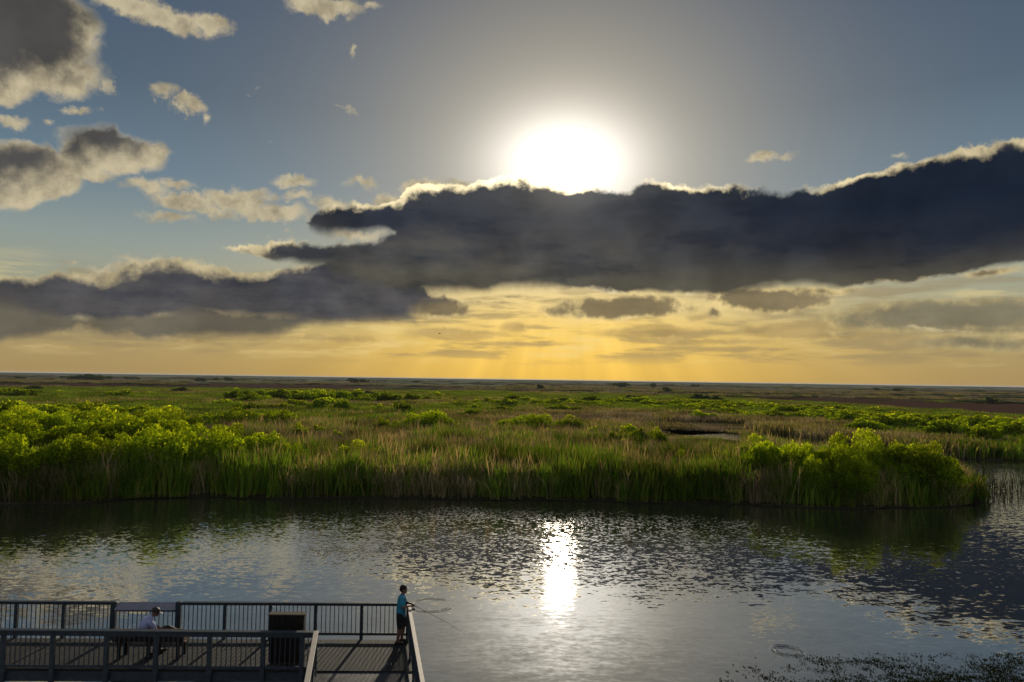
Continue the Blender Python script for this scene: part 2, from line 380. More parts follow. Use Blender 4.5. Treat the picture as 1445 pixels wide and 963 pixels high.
slo = vm('ADD', cscale(slope(6.2, 7.6, 4.0, .27, 3.0), calm), cscale(slope(2.4, 5.0, 3.0, .15, 17.0), ss(zz, 22.0, 40.0, .30, 1.0)*1.0))
slo = vm('ADD', slo, slope(.35, .8, 2.0, .035, 31.0))
slo = vm('MULTIPLY', vm('ADD', slo, slope(3.2, 9.0, 3.0, .035, 51.0)), (.7, 1.0, 0.0))
rip = None
for (x, y, rad, am_) in ((-2.94, 27.7, .78, .0020), (9.13, 23.55, .42, .0065)):
    q = vm('LENGTH', vm('SUBTRACT', p, (x, y, 0)))
    w = m('SINE', q*(6.2832/.17))*ss(m('ABSOLUTE', q-rad), .26, .0)*am_*ss(noise(p, 1.6, 2.0), .3, .55)
    rip = w if rip is None else rip+w
hgt = rip
fr = NT.nodes.new('ShaderNodeFresnel'); fr.inputs['IOR'].default_value = 1.33
bn = NT.nodes.new('ShaderNodeBump'); bn.inputs['Strength'].default_value = 1.0; bn.inputs['Distance'].default_value = 1.0; put(bn.inputs['Height'], hgt)
nrm_ = vm('NORMALIZE', vm('ADD', E(bn.outputs[0]), slo))
put(fr.inputs['Normal'], nrm_)
gl = NT.nodes.new('ShaderNodeBsdfGlossy'); gl.inputs['Roughness'].default_value = .02; gl.inputs[0].default_value = c4(1, 1, 1); put(gl.inputs['Normal'], nrm_)
df = NT.nodes.new('ShaderNodeBsdfDiffuse'); df.inputs[0].default_value = c4(.020, .022, .018)
ms = NT.nodes.new('ShaderNodeMixShader'); put(ms.inputs[0], m('ADD', E(fr.outputs[0])*.75, .37, clamp=True))
NT.links.new(df.outputs[0], ms.inputs[1]); NT.links.new(gl.outputs[0], ms.inputs[2])
finish(ms.outputs[0]); MT['water'] = mt

# ------------------------------------------------------------------ mesh helpers
def link(name, me, mt=None, parent=None):
    if mt is not None and not me.materials: me.materials.append(MT[mt] if isinstance(mt, str) else mt)
    o = bpy.data.objects.new(name, me); COL.objects.link(o); o.parent = parent
    return o
def tag(o, label=None, cat=None, group=None, kind=None):
    if label: o['label'] = label
    if cat: o['category'] = cat
    if group: o['group'] = group
    if kind: o['kind'] = kind
    return o
def empty(name, loc=(0, 0, 0), rz=0.0):
    o = bpy.data.objects.new(name, None); COL.objects.link(o); o.location = loc; o.rotation_euler = (0, 0, rz); o.empty_display_size = .3
    return o
def mesh_from(bm, name='m', smooth=False):
    me = bpy.data.meshes.new(name); bm.to_mesh(me); bm.free()
    if smooth:
        for q in me.polygons: q.use_smooth = True
    return me
def add_box(bm, lo, hi, mat=None, bev=0.0):
    c = (Vector(lo)+Vector(hi))/2; s = Vector(hi)-Vector(lo)
    r = bmesh.ops.create_cube(bm, size=1.0)
    vs = r['verts']
    for v in vs: v.co = Vector((v.co.x*s.x, v.co.y*s.y, v.co.z*s.z))+c
    if bev:
        es = list({e for v in vs for e in v.link_edges})
        vs = list({v for f in bmesh.ops.bevel(bm, geom=es, offset=bev, segments=1, affect='EDGES')['faces'] for v in f.verts} | {v for v in vs if v.is_valid})
    if mat is not None:
        for v in vs: v.co = mat @ v.co
def box(lo, hi, bev=0.0, mat=None):
    bm = bmesh.new(); add_box(bm, lo, hi, mat, bev); return mesh_from(bm)
def add_cone(bm, a, b, r1, r2, seg=10, caps=True):
    a, b = Vector(a), Vector(b); d = b-a
    M_ = Matrix.Translation((a+b)/2) @ d.to_track_quat('Z', 'Y').to_matrix().to_4x4()
    bmesh.ops.create_cone(bm, cap_ends=caps, segments=seg, radius1=r1, radius2=r2, depth=d.length, matrix=M_)
def tube(pts, r, seg=8):
    bm = bmesh.new()
    for i in range(len(pts)-1):
        ra = r[i] if isinstance(r, (list, tuple)) else r; rb = r[i+1] if isinstance(r, (list, tuple)) else r
        add_cone(bm, pts[i], pts[i+1], ra, rb, seg)
    return mesh_from(bm, smooth=False)
def arrays(name, V, F, tint=None, mt=None, smooth=False):
    me = bpy.data.meshes.new(name); V = np.asarray(V, dtype=np.float32); F = np.asarray(F, dtype=np.int32)
    k = F.shape[1]
    me.vertices.add(len(V)); me.vertices.foreach_set('co', V.ravel())
    me.loops.add(F.size); me.loops.foreach_set('vertex_index', F.ravel())
    me.polygons.add(len(F)); me.polygons.foreach_set('loop_start', np.arange(0, F.size, k, dtype=np.int32))
    me.polygons.foreach_set('loop_total', np.full(len(F), k, dtype=np.int32))
    me.update(calc_edges=True)
    if tint is not None:
        a = me.attributes.new('tint', 'FLOAT', 'POINT'); a.data.foreach_set('value', np.asarray(tint, dtype=np.float32))
    if mt: me.materials.append(MT[mt])
    return me

# ------------------------------------------------------------------ water and land
bm = bmesh.new()
vs = [bm.verts.new(v) for v in ((-900, -120, 0), (900, -120, 0), (900, 420, 0), (-900, 420, 0))]; bm.faces.new(vs)
tag(link('lake_water', mesh_from(bm), 'water'), 'dark rippled lake water reflecting the clouds', kind='structure')
bm = bmesh.new()
vs = [bm.verts.new(v) for v in ((-40000, -3000, -1.2), (40000, -3000, -1.2), (40000, 40000, -1.2), (-40000, 40000, -1.2))]; bm.faces.new(vs)
tag(link('lake_bed', mesh_from(bm), 'ground'), 'lake bed under the water', kind='structure')
front = [(0, 713), (60, 712), (110, 711), (160, 706), (200, 703), (300, 702), (400, 704), (480, 703), (600, 704), (700, 706), (800, 706), (900, 710), (1000, 711), (1100, 715), (1200, 718), (1300, 716), (1365, 713), (1388, 706)]
tip = [(1383, 694), (1365, 682), (1350, 670), (1338, 660)]
back = [(1320, 652), (1200, 642), (1120, 630), (1045, 626), (1000, 623), (935, 616)]
far_shore = [(935, 607), (1000, 610), (1045, 613), (1120, 622), (1200, 632), (1300, 643), (1350, 647), (1445, 651)]
def jag(pts, amp, step=1.2):
    out = []
    for a, b in zip(pts[:-1], pts[1:]):
        n = max(1, int((b-a).length/step))
        for i in range(n):
            q = a.lerp(b, i/n); t = mnoise.noise(q*.35)+.6*mnoise.noise(q*1.1)
            out.append(q+Vector((0, t*amp, 0)))
    out.append(pts[-1]); return out
FR = [Vector((-420, 30, 0)), Vector((-120, 40, 0))]+[at(*q) for q in front]
TP = [at(*q) for q in tip]; BK = [at(*q) for q in back]; FS = [at(*q) for q in far_shore]
def plate(name, loop, z, label):
    bm = bmesh.new(); a = [bm.verts.new((v.x, v.y, z)) for v in loop]; b = [bm.verts.new((v.x, v.y-.05, -.6)) for v in loop]
    f = bm.faces.new(a)
    for i in range(len(a)):
        j = (i+1) % len(a); bm.faces.new((a[i], b[i], b[j], a[j]))
    bmesh.ops.triangulate(bm, faces=[f])
    bmesh.ops.recalc_face_normals(bm, faces=bm.faces[:])
    return tag(link(name, mesh_from(bm), 'ground'), label, kind='structure')
fr = jag(FR, .55); tb = jag(TP+BK, .4, 2.0)
land1 = fr+tb+[Vector((-420, tb[-1].y, 0))]
plate('marsh_ground', land1, .14, 'near marsh ground under the reeds')
fs = jag(FS, .6, 2.0)
land2 = [Vector((-420, tb[-1].y, 0)), Vector((tb[-1].x-.5, tb[-1].y, 0))]+fs+[Vector((170, 100, 0)), Vector((900, 110, 0)), Vector((40000, 110, 0)), Vector((40000, 40000, 0)), Vector((-40000, 40000, 0)), Vector((-40000, 30, 0)), Vector((-420, 30, 0))]
plate('marsh_ground', land2, .12, 'far marsh plain reaching the horizon')
def inside(poly):
    px = np.array([v.x for v in poly]); py = np.array([v.y for v in poly])
    def f(x, y):
        r = np.zeros(len(x), bool); j = len(px)-1
        for i in range(len(px)):
            c = ((py[i] > y) != (py[j] > y)) & (x < (px[j]-px[i])*(y-py[i])/(py[j]-py[i]+1e-12)+px[i])
            r ^= c; j = i
        return r
    return f
in1, in2 = inside(land1), inside(land2)

# ------------------------------------------------------------------ reeds (uncountable: geometry-node scatter)
def reed_clump(name, mt, n, rad, h0, h1, w, lean=.35, bend=.5, plume=0.0, tr=(0, 1)):
    V, F, T = [], [], []
    for i in range(n):
        a = rng.uniform(0, 6.283); q = rad*math.sqrt(rng.uniform()); x, y = q*math.cos(a), q*math.sin(a)
        h = rng.uniform(h0, h1); la = rng.uniform(0, 6.283); le = rng.uniform(.02, lean); be = rng.uniform(0, bend)
        wa = rng.uniform(0, 3.14); ww = w*rng.uniform(.6, 1.2); t0 = rng.uniform(*tr); k0 = len(V)
        pl = rng.uniform() < plume
        for s in range(5):
            f = s/4; off = le*f+be*f**3*.8; z = h*(f-.22*be*f**3)
            wi = ww*(1-.15*f) if s < 4 else ww*.08
            if s == 0: wi = ww*.6
            if pl: wi = ww*(.35, .3, .28, 1.25, .2)[s]
            tw = wa+f*.8
            cx, cy = x+math.cos(la)*off*h*.45, y+math.sin(la)*off*h*.45
            V += [(cx-math.cos(tw)*wi/2, cy-math.sin(tw)*wi/2, z), (cx+math.cos(tw)*wi/2, cy+math.sin(tw)*wi/2, z)]
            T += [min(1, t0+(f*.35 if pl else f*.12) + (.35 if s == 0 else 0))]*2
        for s in range(4): F.append((k0+2*s, k0+2*s+1, k0+2*s+3, k0+2*s+2))
    o = bpy.data.objects.new(name, arrays(name, V, F, T, mt)); return o
def proto_set(name, objs):
    c = bpy.data.collections.new(name)
    for o in objs: c.objects.link(o)
    return c
def scatter(name, protos, X, Y, Z, S_, I, label, cat):
    me = bpy.data.meshes.new(name); n = len(X)
    me.vertices.add(n); me.vertices.foreach_set('co', np.stack([X, Y, Z], 1).astype(np.float32).ravel())
    def at_(nm, typ, v, key='value'):
        a = me.attributes.new(nm, typ, 'POINT'); a.data.foreach_set(key, v)
    at_('sc', 'FLOAT_VECTOR', S_.astype(np.float32).ravel(), 'vector')
    at_('idx', 'INT', I.astype(np.int32)); at_('rz', 'FLOAT', rng.uniform(0, 6.283, n).astype(np.float32))
    o = bpy.data.objects.new(name, me); COL.objects.link(o)
    g = bpy.data.node_groups.new(name, 'GeometryNodeTree')
    g.interface.new_socket('Geometry', in_out='INPUT', socket_type='NodeSocketGeometry'); g.interface.new_socket('Geometry', in_out='OUTPUT', socket_type='NodeSocketGeometry')
    N, L = g.nodes, g.links
    gi, go = N.new('NodeGroupInput'), N.new('NodeGroupOutput')
    ci = N.new('GeometryNodeCollectionInfo'); ci.inputs['Collection'].default_value = protos; ci.inputs['Separate Children'].default_value = True; ci.inputs['Reset Children'].default_value = True
    ip = N.new('GeometryNodeInstanceOnPoints'); ip.inputs['Pick Instance'].default_value = True
    def na(nm, typ):
        q = N.new('GeometryNodeInputNamedAttribute'); q.data_type = typ; q.inputs['Name'].default_value = nm; return q.outputs['Attribute']
    L.new(gi.outputs[0], ip.inputs['Points']); L.new(ci.outputs[0], ip.inputs['Instance']); L.new(na('idx', 'INT'), ip.inputs['Instance Index'])
    L.new(na('sc', 'FLOAT_VECTOR'), ip.inputs['Scale'])
    cx = N.new('ShaderNodeCombineXYZ'); L.new(na('rz', 'FLOAT'), cx.inputs[2]); L.new(cx.outputs[0], ip.inputs['Rotation'])
    L.new(ip.outputs[0], go.inputs[0])
    md = o.modifiers.new('scatter', 'NODES'); md.node_group = g
    return tag(o, label, cat, kind='stuff')
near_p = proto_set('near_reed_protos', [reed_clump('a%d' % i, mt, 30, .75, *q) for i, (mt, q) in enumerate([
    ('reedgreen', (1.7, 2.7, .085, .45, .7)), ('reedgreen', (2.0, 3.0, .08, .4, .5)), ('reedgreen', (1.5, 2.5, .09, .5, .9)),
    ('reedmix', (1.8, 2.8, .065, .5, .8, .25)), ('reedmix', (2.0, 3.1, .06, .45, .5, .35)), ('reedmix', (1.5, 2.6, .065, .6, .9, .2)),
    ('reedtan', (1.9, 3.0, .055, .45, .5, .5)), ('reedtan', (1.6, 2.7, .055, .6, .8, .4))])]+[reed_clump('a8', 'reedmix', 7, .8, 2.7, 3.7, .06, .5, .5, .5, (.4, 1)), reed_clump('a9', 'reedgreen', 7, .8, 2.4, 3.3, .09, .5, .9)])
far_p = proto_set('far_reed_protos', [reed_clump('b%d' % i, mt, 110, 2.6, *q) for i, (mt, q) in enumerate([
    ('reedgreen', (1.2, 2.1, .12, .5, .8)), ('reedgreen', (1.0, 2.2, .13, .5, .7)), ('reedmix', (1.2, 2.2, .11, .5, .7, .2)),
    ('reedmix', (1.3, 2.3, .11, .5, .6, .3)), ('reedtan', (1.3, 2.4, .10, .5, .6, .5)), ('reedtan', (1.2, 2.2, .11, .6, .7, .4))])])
def nz(x, y, s, o=0.0):
    return np.array([mnoise.fractal(Vector((a*s+o, b*s-o, o)), 1.0, 2.0, 3) for a, b in zip(x, y)])
# front belt: dense along the shore, thinning a little inwards
def region(n, D0, D1, half=42.0, pw=1.0):
    t = rng.uniform(0, 1, n)**pw; Dd = np.sqrt(D0**2+t*(D1**2-D0**2)); a = np.radians(rng.uniform(-half, half, n))
    return Dd*np.sin(a), Dd*np.cos(a), Dd
X, Y, Dd = region(34000, 44, 122); k = in1(X, Y-.15); X, Y, Dd = X[k], Y[k], Dd[k]
fx = np.array([v.x for v in fr]); fy = np.array([v.y for v in fr]); ins = Y-np.interp(X, fx, fy)
keep = rng.uniform(0, 1, len(X)) < np.where(ins < 14, .95, .55); X, Y, Dd, ins = X[keep], Y[keep], Dd[keep], ins[keep]
n_ = nz(X, Y, .09); n2_ = nz(X, Y, .3, 5.0)
green = (n_*1.0+n2_*.8+rng.normal(0, .28, len(X)) + np.where(ins < 3, .22, 0) - np.clip((ins-8)/30, 0, .35) + np.where((X > 12) & (ins < 8), .25, 0))
I = np.where(green > .02, rng.integers(0, 3, len(X)), np.where(green > -.55, rng.integers(3, 6, len(X)), rng.integers(6, 8, len(X))))
q8 = rng.uniform(0, 1, len(X)) < .12; I = np.where(q8, rng.integers(8, 10, len(X)), I)
azp = np.degrees(np.arctan2(X, Y)); a0_, a1_ = azel(925, 618)[0], azel(1052, 626)[0]
gap = (azp > a0_) & (azp < a1_) & (Dd > 80)
hs = (1.0+.25*n2_+rng.uniform(-.15, .15, len(X)))*np.where(ins < .8, .72, 1.0)*np.where(ins > 16, .82, 1.0)*np.where(gap, .25, 1.0)*np.interp(X, [29, 37], [1.0, .5])*(1+.22*n_)
scatter('reed_bed', near_p, X, Y, np.full(len(X), .10), np.stack([np.ones(len(X))]*2+[hs], 1), I, 'dense green and tan cattail reeds along the marsh shore', 'reeds')
X, Y, Dd = region(24000, 96, 430, 42, 1.25); k = in2(X, Y-1.5); X, Y, Dd = X[k], Y[k], Dd[k]
n_ = nz(X, Y, .018, 9.0); n2_ = nz(X, Y, .06, 3.0)
gm = n_*1.1+n2_*.7+rng.normal(0, .22, len(X))+np.clip((Dd-150)/400, 0, .35)+np.where(X < -40, .15, 0)
I = np.where(gm > .0, rng.integers(0, 2, len(X)), np.where(gm > -.55, rng.integers(2, 4, len(X)), rng.integers(4, 6, len(X))))
azp = np.degrees(np.arctan2(X, Y)); hs = (1.0+.3*n2_)*np.where((azp > a0_-.5) & (azp < a1_+1) & (Dd < 150), .3, 1.0)
lim = np.interp(np.degrees(np.arctan2(X, Y)), [-42, -13, 0, 13, 20, 30, 36, 42], [430, 430, 415, 380, 330, 262, 215, 200])*(1+.10*n_)
kk = Dd < lim; X, Y, Dd, I, hs, n_ = X[kk], Y[kk], Dd[kk], I[kk], hs[kk], n_[kk]
scatter('marsh_grass', far_p, X, Y, np.full(len(X), .05), np.stack([np.ones(len(X))*1.05]*2+[hs], 1), I, 'green and straw coloured sawgrass covering the far marsh', 'marsh grass')

FARS = []
# ------------------------------------------------------------------ shrubs
def crown_mesh(name, seed, nl, mt, leaf=.13, flat=1.0, lobes=9):
    r = np.random.default_rng(seed); V, F, T = [], [], []
    L_ = []
    for i in range(lobes):
        a = i*2.4+r.uniform(-.4, .4); q = .72*math.sqrt((i+.3)/lobes)
        L_.append((q*math.cos(a)*1.05, q*math.sin(a), r.uniform(.38, .80)*(1-.35*q), r.uniform(.17, .29), r.uniform(.15, .25)))
    L_.append((0, 0, .36, .42, .32))
    w = np.array([l[3]**2 for l in L_]); w /= w.sum()
    for i in range(nl):
        cx, cy, cz, rr, rz = L_[r.choice(len(L_), p=w)]
        d = r.normal(size=3); d /= np.linalg.norm(d)
        if d[2] < -.35 and r.uniform() < .6: d[2] *= -1
        rad = r.uniform(.6, 1.0)**.5 * (1+.09*r.normal())
        pnt = np.array((cx+d[0]*rr*rad, cy+d[1]*rr*rad, max(.04, cz+d[2]*rz*rad)))
        nrm = d+r.normal(size=3)*.75; nrm /= np.linalg.norm(nrm)
        t1 = np.cross(nrm, r.normal(size=3)); t1 /= np.linalg.norm(t1); t2 = np.cross(nrm, t1)
        s = leaf*r.uniform(.5, 1.1)*.25; k = len(V)
        V += [tuple(pnt-t1*s), tuple(pnt+t2*s*.5), tuple(pnt+t1*s), tuple(pnt-t2*s*.5)]
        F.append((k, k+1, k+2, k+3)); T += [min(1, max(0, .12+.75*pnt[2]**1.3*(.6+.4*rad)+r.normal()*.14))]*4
    return arrays(name, V, F, T, mt)
def stem_mesh(seed):
    r = random.Random(seed); bm = bmesh.new()
    add_cone(bm, (0, 0, -.02), (.02, 0, .22), .035, .024, 6)
    for i in range(7):
        a = i*.9+r.random(); e = (.3*math.cos(a), .3*math.sin(a), .42+.25*r.random())
        mid = (e[0]*.4, e[1]*.4, .28); add_cone(bm, (.01, 0, .12), mid, .02, .012, 5); add_cone(bm, mid, e, .012, .004, 5)
    me = mesh_from(bm); me.materials.append(MT['stem']); return me
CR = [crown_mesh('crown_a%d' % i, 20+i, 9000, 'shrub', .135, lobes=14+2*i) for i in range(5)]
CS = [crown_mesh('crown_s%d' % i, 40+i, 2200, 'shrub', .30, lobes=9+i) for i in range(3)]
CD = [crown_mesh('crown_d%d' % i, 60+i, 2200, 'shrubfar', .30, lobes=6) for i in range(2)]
SM = [stem_mesh(i) for i in range(3)]
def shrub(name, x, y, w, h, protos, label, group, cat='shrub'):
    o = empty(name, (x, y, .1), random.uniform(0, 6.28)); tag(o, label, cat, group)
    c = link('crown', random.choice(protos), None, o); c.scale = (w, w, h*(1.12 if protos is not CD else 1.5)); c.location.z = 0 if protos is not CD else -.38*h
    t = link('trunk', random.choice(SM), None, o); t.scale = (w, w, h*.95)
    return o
def shrub_px(px, ytop, Dn, wpx, protos=CR, name='willow_shrub', label='', group=None, cat='shrub', hmul=1.0):
    q = at_dist(px, ytop, Dn); w = wpx/FPX*Dn/1.45
    return shrub(name, q.x, q.y, w, max(.6, q.z-.1)*hmul, protos, label, group, cat)
# tall willow thicket on the left (front row to back row)
G1 = 'willow shrubs of the thicket on the left shore'
for (px, yt, Dn, wp, lab) in [
    (-40, 600, 62, 90, 'green willow shrub cut by the left edge of the photo'),
    (38, 611, 60, 80, 'rounded green shrub in front, nearest the left edge'),
    (100, 607, 61, 82, 'bushy green shrub second from the left in the front row of the thicket'),
    (172, 612, 60, 70, 'small dark sided shrub low in the front row above the dark water gap'),
    (232, 597, 60, 92, 'broad bright topped shrub in the middle of the front row of the thicket'),
    (300, 604, 61, 80, 'leafy green shrub right of the middle of the front row of the thicket'),
    (362, 606, 63, 70, 'round yellow green shrub ending the front row of the thicket on the right'),
    (405, 622, 62, 46, 'small low shrub among tan reeds at the right end of the left thicket'),
    (10, 588, 72, 90, 'bright green shrub in the second row at the left edge'),
    (75, 592, 74, 84, 'lumpy green shrub in the second row near the left edge'),
    (135, 583, 74, 92, 'tall bright shrub in the second row behind the dark gap'),
    (198, 580, 73, 88, 'tallest bright green shrub crowning the left thicket'),
    (262, 592, 76, 84, 'green shrub in the second row behind the broad bright one'),
    (325, 597, 77, 60, 'low green shrub ending the second row of the thicket')]:
    shrub_px(px, yt, Dn, wp, label=lab, group=G1)
# loose shrubs mid-way on the left and centre
G2 = 'olive shrubs scattered over the middle marsh'
for (px, yt, Dn, wp, lab) in [
    (290, 577, 110, 60, 'wide olive shrub behind the right half of the left thicket'),
    (345, 575, 112, 66, 'olive green shrub in the long row behind the thicket'),
    (395, 577, 112, 50, 'small olive shrub ending the long row behind the thicket'),
    (605, 578, 104, 66, 'dark rounded olive shrub standing alone among tan reeds in the middle'),
    (540, 589, 100, 36, 'small green shrub left of the lone rounded shrub'),
    (715, 586, 104, 40, 'yellow green shrub beside the wider olive one in the middle'),
    (752, 582, 106, 56, 'wide olive shrub right of the yellow green one in the middle'),
    (800, 588, 108, 40, 'low olive shrub fading into the reeds right of the middle'),
    (663, 573, 140, 30, 'small yellowish shrub behind the lone rounded shrub'),
    (505, 625, 62, 60, 'bright green low shrub rising from the front reeds left of the middle'),
    (548, 628, 64, 44, 'low green shrub beside the bright one in the front reeds'),
    (450, 622, 66, 34, 'small yellow green shrub in the tan reeds beside the left thicket'),
    (668, 634, 66, 22, 'tiny green shrub alone in the front reeds at the middle'),
    (815, 629, 72, 34, 'small yellow green shrub low in the reeds right of the middle'),
    (890, 608, 86, 46, 'bright low shrub beside the strip of open water'),
    (880, 622, 80, 40, 'green low shrub in front of the strip of open water')]:
    shrub_px(px, yt, Dn, wp, label=lab, group=G2)
# right point
G3 = 'willow shrubs on the right point'
for (px, yt, Dn, wp, lab) in [
    (1085, 609, 60, 74, 'dark bushy willow at the left end of the right point'),
    (1060, 618, 66, 50, 'green shrub tucked behind the dark bushy willow on the point'),
    (1130, 622, 59, 62, 'green shrub second from the left on the right point'),
    (1178, 619, 58, 66, 'brightest yellow green shrub at the middle of the right point'),
    (1232, 614, 62, 84, 'tall bright green shrub right of the brightest one on the point'),
    (1285, 622, 62, 72, 'soft green shrub in the right half of the point'),
    (1322, 630, 62, 52, 'green shrub sloping down to the water at the end of the point'),
    (1205, 640, 56, 46, 'low shrub in the reeds in front of the bright willows on the point'),
    (1150, 640, 56, 40, 'small shrub hidden in reeds below the second shrub of the point'),
    (1014, 632, 62, 40, 'small green shrub left of the dark bushy willow'),
    (962, 634, 62, 44, 'low green shrub in the reeds below the open water strip')]:
    shrub_px(px, yt, Dn, wp, label=lab, group=G3)
# belts of low bright shrubs further out
ONES = 'zeroth first second third fourth fifth sixth seventh eighth ninth tenth eleventh twelfth thirteenth fourteenth fifteenth sixteenth seventeenth eighteenth nineteenth'.split()
def ordinal(i):
    if i < 20: return ONES[i]
    t, u = divmod(i, 10); return (['twentieth', 'thirtieth', 'fortieth', 'fiftieth'][t-2] if u == 0 else ['twenty', 'thirty', 'forty', 'fifty'][t-2]+'-'+ONES[u])
def belt(n, pts, D0, D1, wr, label, group, protos=CS, jit=2.5):
    for i in range(n):
        t = (i+random.uniform(-.18, .18))/(n-1); t = min(1, max(0, t)); u = t*(len(pts)-1); k = min(int(u), len(pts)-2); f = u-k
        px = pts[k][0]*(1-f)+pts[k+1][0]*f; py = pts[k][1]*(1-f)+pts[k+1][1]*f + random.uniform(-jit*.4, jit)
        wq_ = random.uniform(*wr)
        size = 'small' if wq_ < wr[0]+.3*(wr[1]-wr[0]) else ('broad' if wq_ > wr[0]+.72*(wr[1]-wr[0]) else 'middle sized')
        lab = ('%s %s, %s from the left' % (size, label, ordinal(i+1))) if i+1 < n else '%s %s, last on the right' % (size, label)
        Dn_ = random.uniform(D0, D1) if D0 > 20 else (EYE-random.uniform(D0, D1))/((py-525-.01453*px)/FPX)
        shrub_px(px, py, Dn_, wq_, protos, 'low_shrub', lab, group)
belt(34, [(-20, 566), (60, 572), (140, 570), (230, 575)], 130, 165, (34, 60), 'olive shrub in the belt behind the left thicket', 'low shrubs behind the left thicket', jit=6)
belt(16, [(-20, 578), (80, 577), (250, 580)], 95, 110, (50, 76), 'olive shrub right behind the left thicket', 'olive shrubs directly behind the left thicket', CR)
belt(14, [(0, 547), (60, 550), (200, 551), (330, 556)], 250, 330, (24, 44), 'thin shrub on the far left plain', 'low shrubs on the far left plain')
belt(42, [(330, 551), (430, 549), (520, 553), (650, 556), (760, 558), (900, 561), (960, 562)], 215, 285, (20, 44), 'bright shrub in the long middle belt', 'low shrubs in the long middle belt', jit=5)
belt(58, [(960, 563), (1040, 567), (1130, 570), (1220, 577), (1320, 584), (1470, 590)], 1.9, 3.0, (30, 54), 'yellow green shrub in the right belt', 'bright shrubs in the right belt', jit=7)
belt(18, [(990, 574), (1120, 580), (1260, 588), (1460, 600)], 1.8, 2.6, (28, 50), 'shrub in front of the right belt', 'shrubs in front of the right belt', jit=6)
belt(30, [(300, 566), (440, 562), (560, 566), (700, 568), (860, 572)], 150, 205, (20, 44), 'green shrub before the long middle belt', 'shrubs in front of the middle belt', jit=9)
belt(22, [(420, 600), (560, 606), (700, 604), (860, 600), (930, 598)], 84, 98, (16, 36), 'green tuft shrub among the straw reeds', 'tuft shrubs among the middle reeds', jit=9)
belt(18, [(640, 563), (800, 565), (1000, 570), (1200, 584)], 190, 225, (22, 44), 'bushy shrub behind the right belt', 'bushy shrubs behind the right belt', jit=4)
belt(12, [(880, 575), (940, 576), (1010, 577)], 1.2, 1.9, (26, 40), 'green shrub between the two belts', 'low shrubs between the two belts', jit=5)
# dark trees and tree islands on the horizon plain
for (px, yt, Dn, wp, lab, cat) in [
    (42, 542, 360, 30, 'dark round shrub alone on the plain near the left edge', 'shrub'),
    (253, 547, 330, 22, 'dark round shrub on the edge of the left plain before the brown band', 'shrub'),
    (263, 549, 330, 12, 'tiny dark shrub right beside the dark round one', 'shrub'),
    (986, 556, 300, 22, 'darkest round shrub standing over the middle belt right of the middle', 'shrub'),
    (970, 559, 300, 18, 'dark shrub left of the darkest round one', 'shrub'),
    (1010, 559, 300, 24, 'wide dark shrub right of the darkest round one', 'shrub'),
    (893, 558, 300, 24, 'wide flat dark shrub in the middle belt', 'shrub'),
    (785, 559, 300, 14, 'small dark shrub in the middle belt below the bright horizon', 'shrub'),
    (672, 557, 320, 12, 'small dark shrub in the middle belt below the sun cloud', 'shrub'),
    (560, 553, 320, 14, 'small dark shrub in the middle belt left of the middle', 'shrub'),
    (615, 555, 320, 12, 'tiny dark shrub in the middle belt near the middle', 'shrub'),
    (520, 552, 310, 20, 'flat dark shrub at the left end of the middle belt', 'shrub'),
    (762, 543, 650, 10, 'single small round tree far out on the grey plain at the middle', 'tree'),
    (124, 528, 1100, 24, 'domed green tree island on the far left plain', 'tree island'),
    (104, 530, 1100, 22, 'low dark tree island touching the domed one on its left', 'tree island'),
    (28, 530, 1200, 14, 'small dark tree island nearest the left edge', 'tree island'),
    (137, 529.5, 1000, 26, 'wide dark tree island on the far left plain', 'tree island'),
    (180, 530.5, 1300, 10, 'small dark tree island right of the wide one', 'tree island'),
    (192, 531.5, 1200, 12, 'low green tree island right of the wide one', 'tree island'),
    (279, 532.5, 1000, 8, 'left one of the two small dark trees standing close together', 'tree'),
    (287, 532.5, 1000, 8, 'right one of the two small dark trees standing close together', 'tree'),
    (322, 532.5, 1200, 14, 'low green tree island below the golden sky at left', 'tree island'),
    (305, 533, 1200, 8, 'tiny dark tree left of the low green tree island', 'tree'),
    (500, 534, 1100, 20, 'dark tree island on the far plain left of the middle', 'tree island'),
    (514, 533.5, 1100, 12, 'dark round tree beside the tree island left of the middle', 'tree'),
    (587, 536, 1300, 12, 'faint tree island on the far plain near the middle', 'tree island'),
    (878, 540, 1000, 20, 'low tree island under the bright sky right of the middle', 'tree island'),
    (942, 545, 620, 14, 'dark reddish tree clump on the plain right of the middle', 'tree'),
    (922, 541, 1000, 8, 'tiny tree left of the reddish tree clump', 'tree'),
    (981, 541.5, 1300, 14, 'low tree island on the right plain', 'tree island'),
    (1237, 546, 1200, 8, 'tiny tree far out on the right plain', 'tree'),
    (1264, 548, 1000, 12, 'small low tree island on the right plain', 'tree island'),
    (1398, 558, 420, 12, 'dark round shrub on the pale strip near the right edge', 'shrub')]:
    nm = 'tree_island' if 'island' in cat else ('marsh_tree' if cat == 'tree' else 'dark_shrub')
    shrub_px(px, yt, Dn, wp, CD, nm, lab, None, cat)
cp = bpy.data.collections.new('scrub_protos')
for i_, m_ in enumerate(CD+[CS[0]]): cp.objects.link(bpy.data.objects.new('s%d' % i_, m_))
n = 2600; t = rng.uniform(0, 1, n); Dd = 430*(2600/430)**t; a = np.radians(rng.uniform(-42, 42, n)); X, Y = Dd*np.sin(a), Dd*np.cos(a)
nn = nz(X*.3, Y, .008, 4.0); kk = nn > .02; X, Y, Dd = X[kk], Y[kk], Dd[kk]
w_ = rng.uniform(5, 16, len(X))*(Dd/700)**.5; h_ = rng.uniform(.5, 1.5, len(X))*(Dd/700)**.35
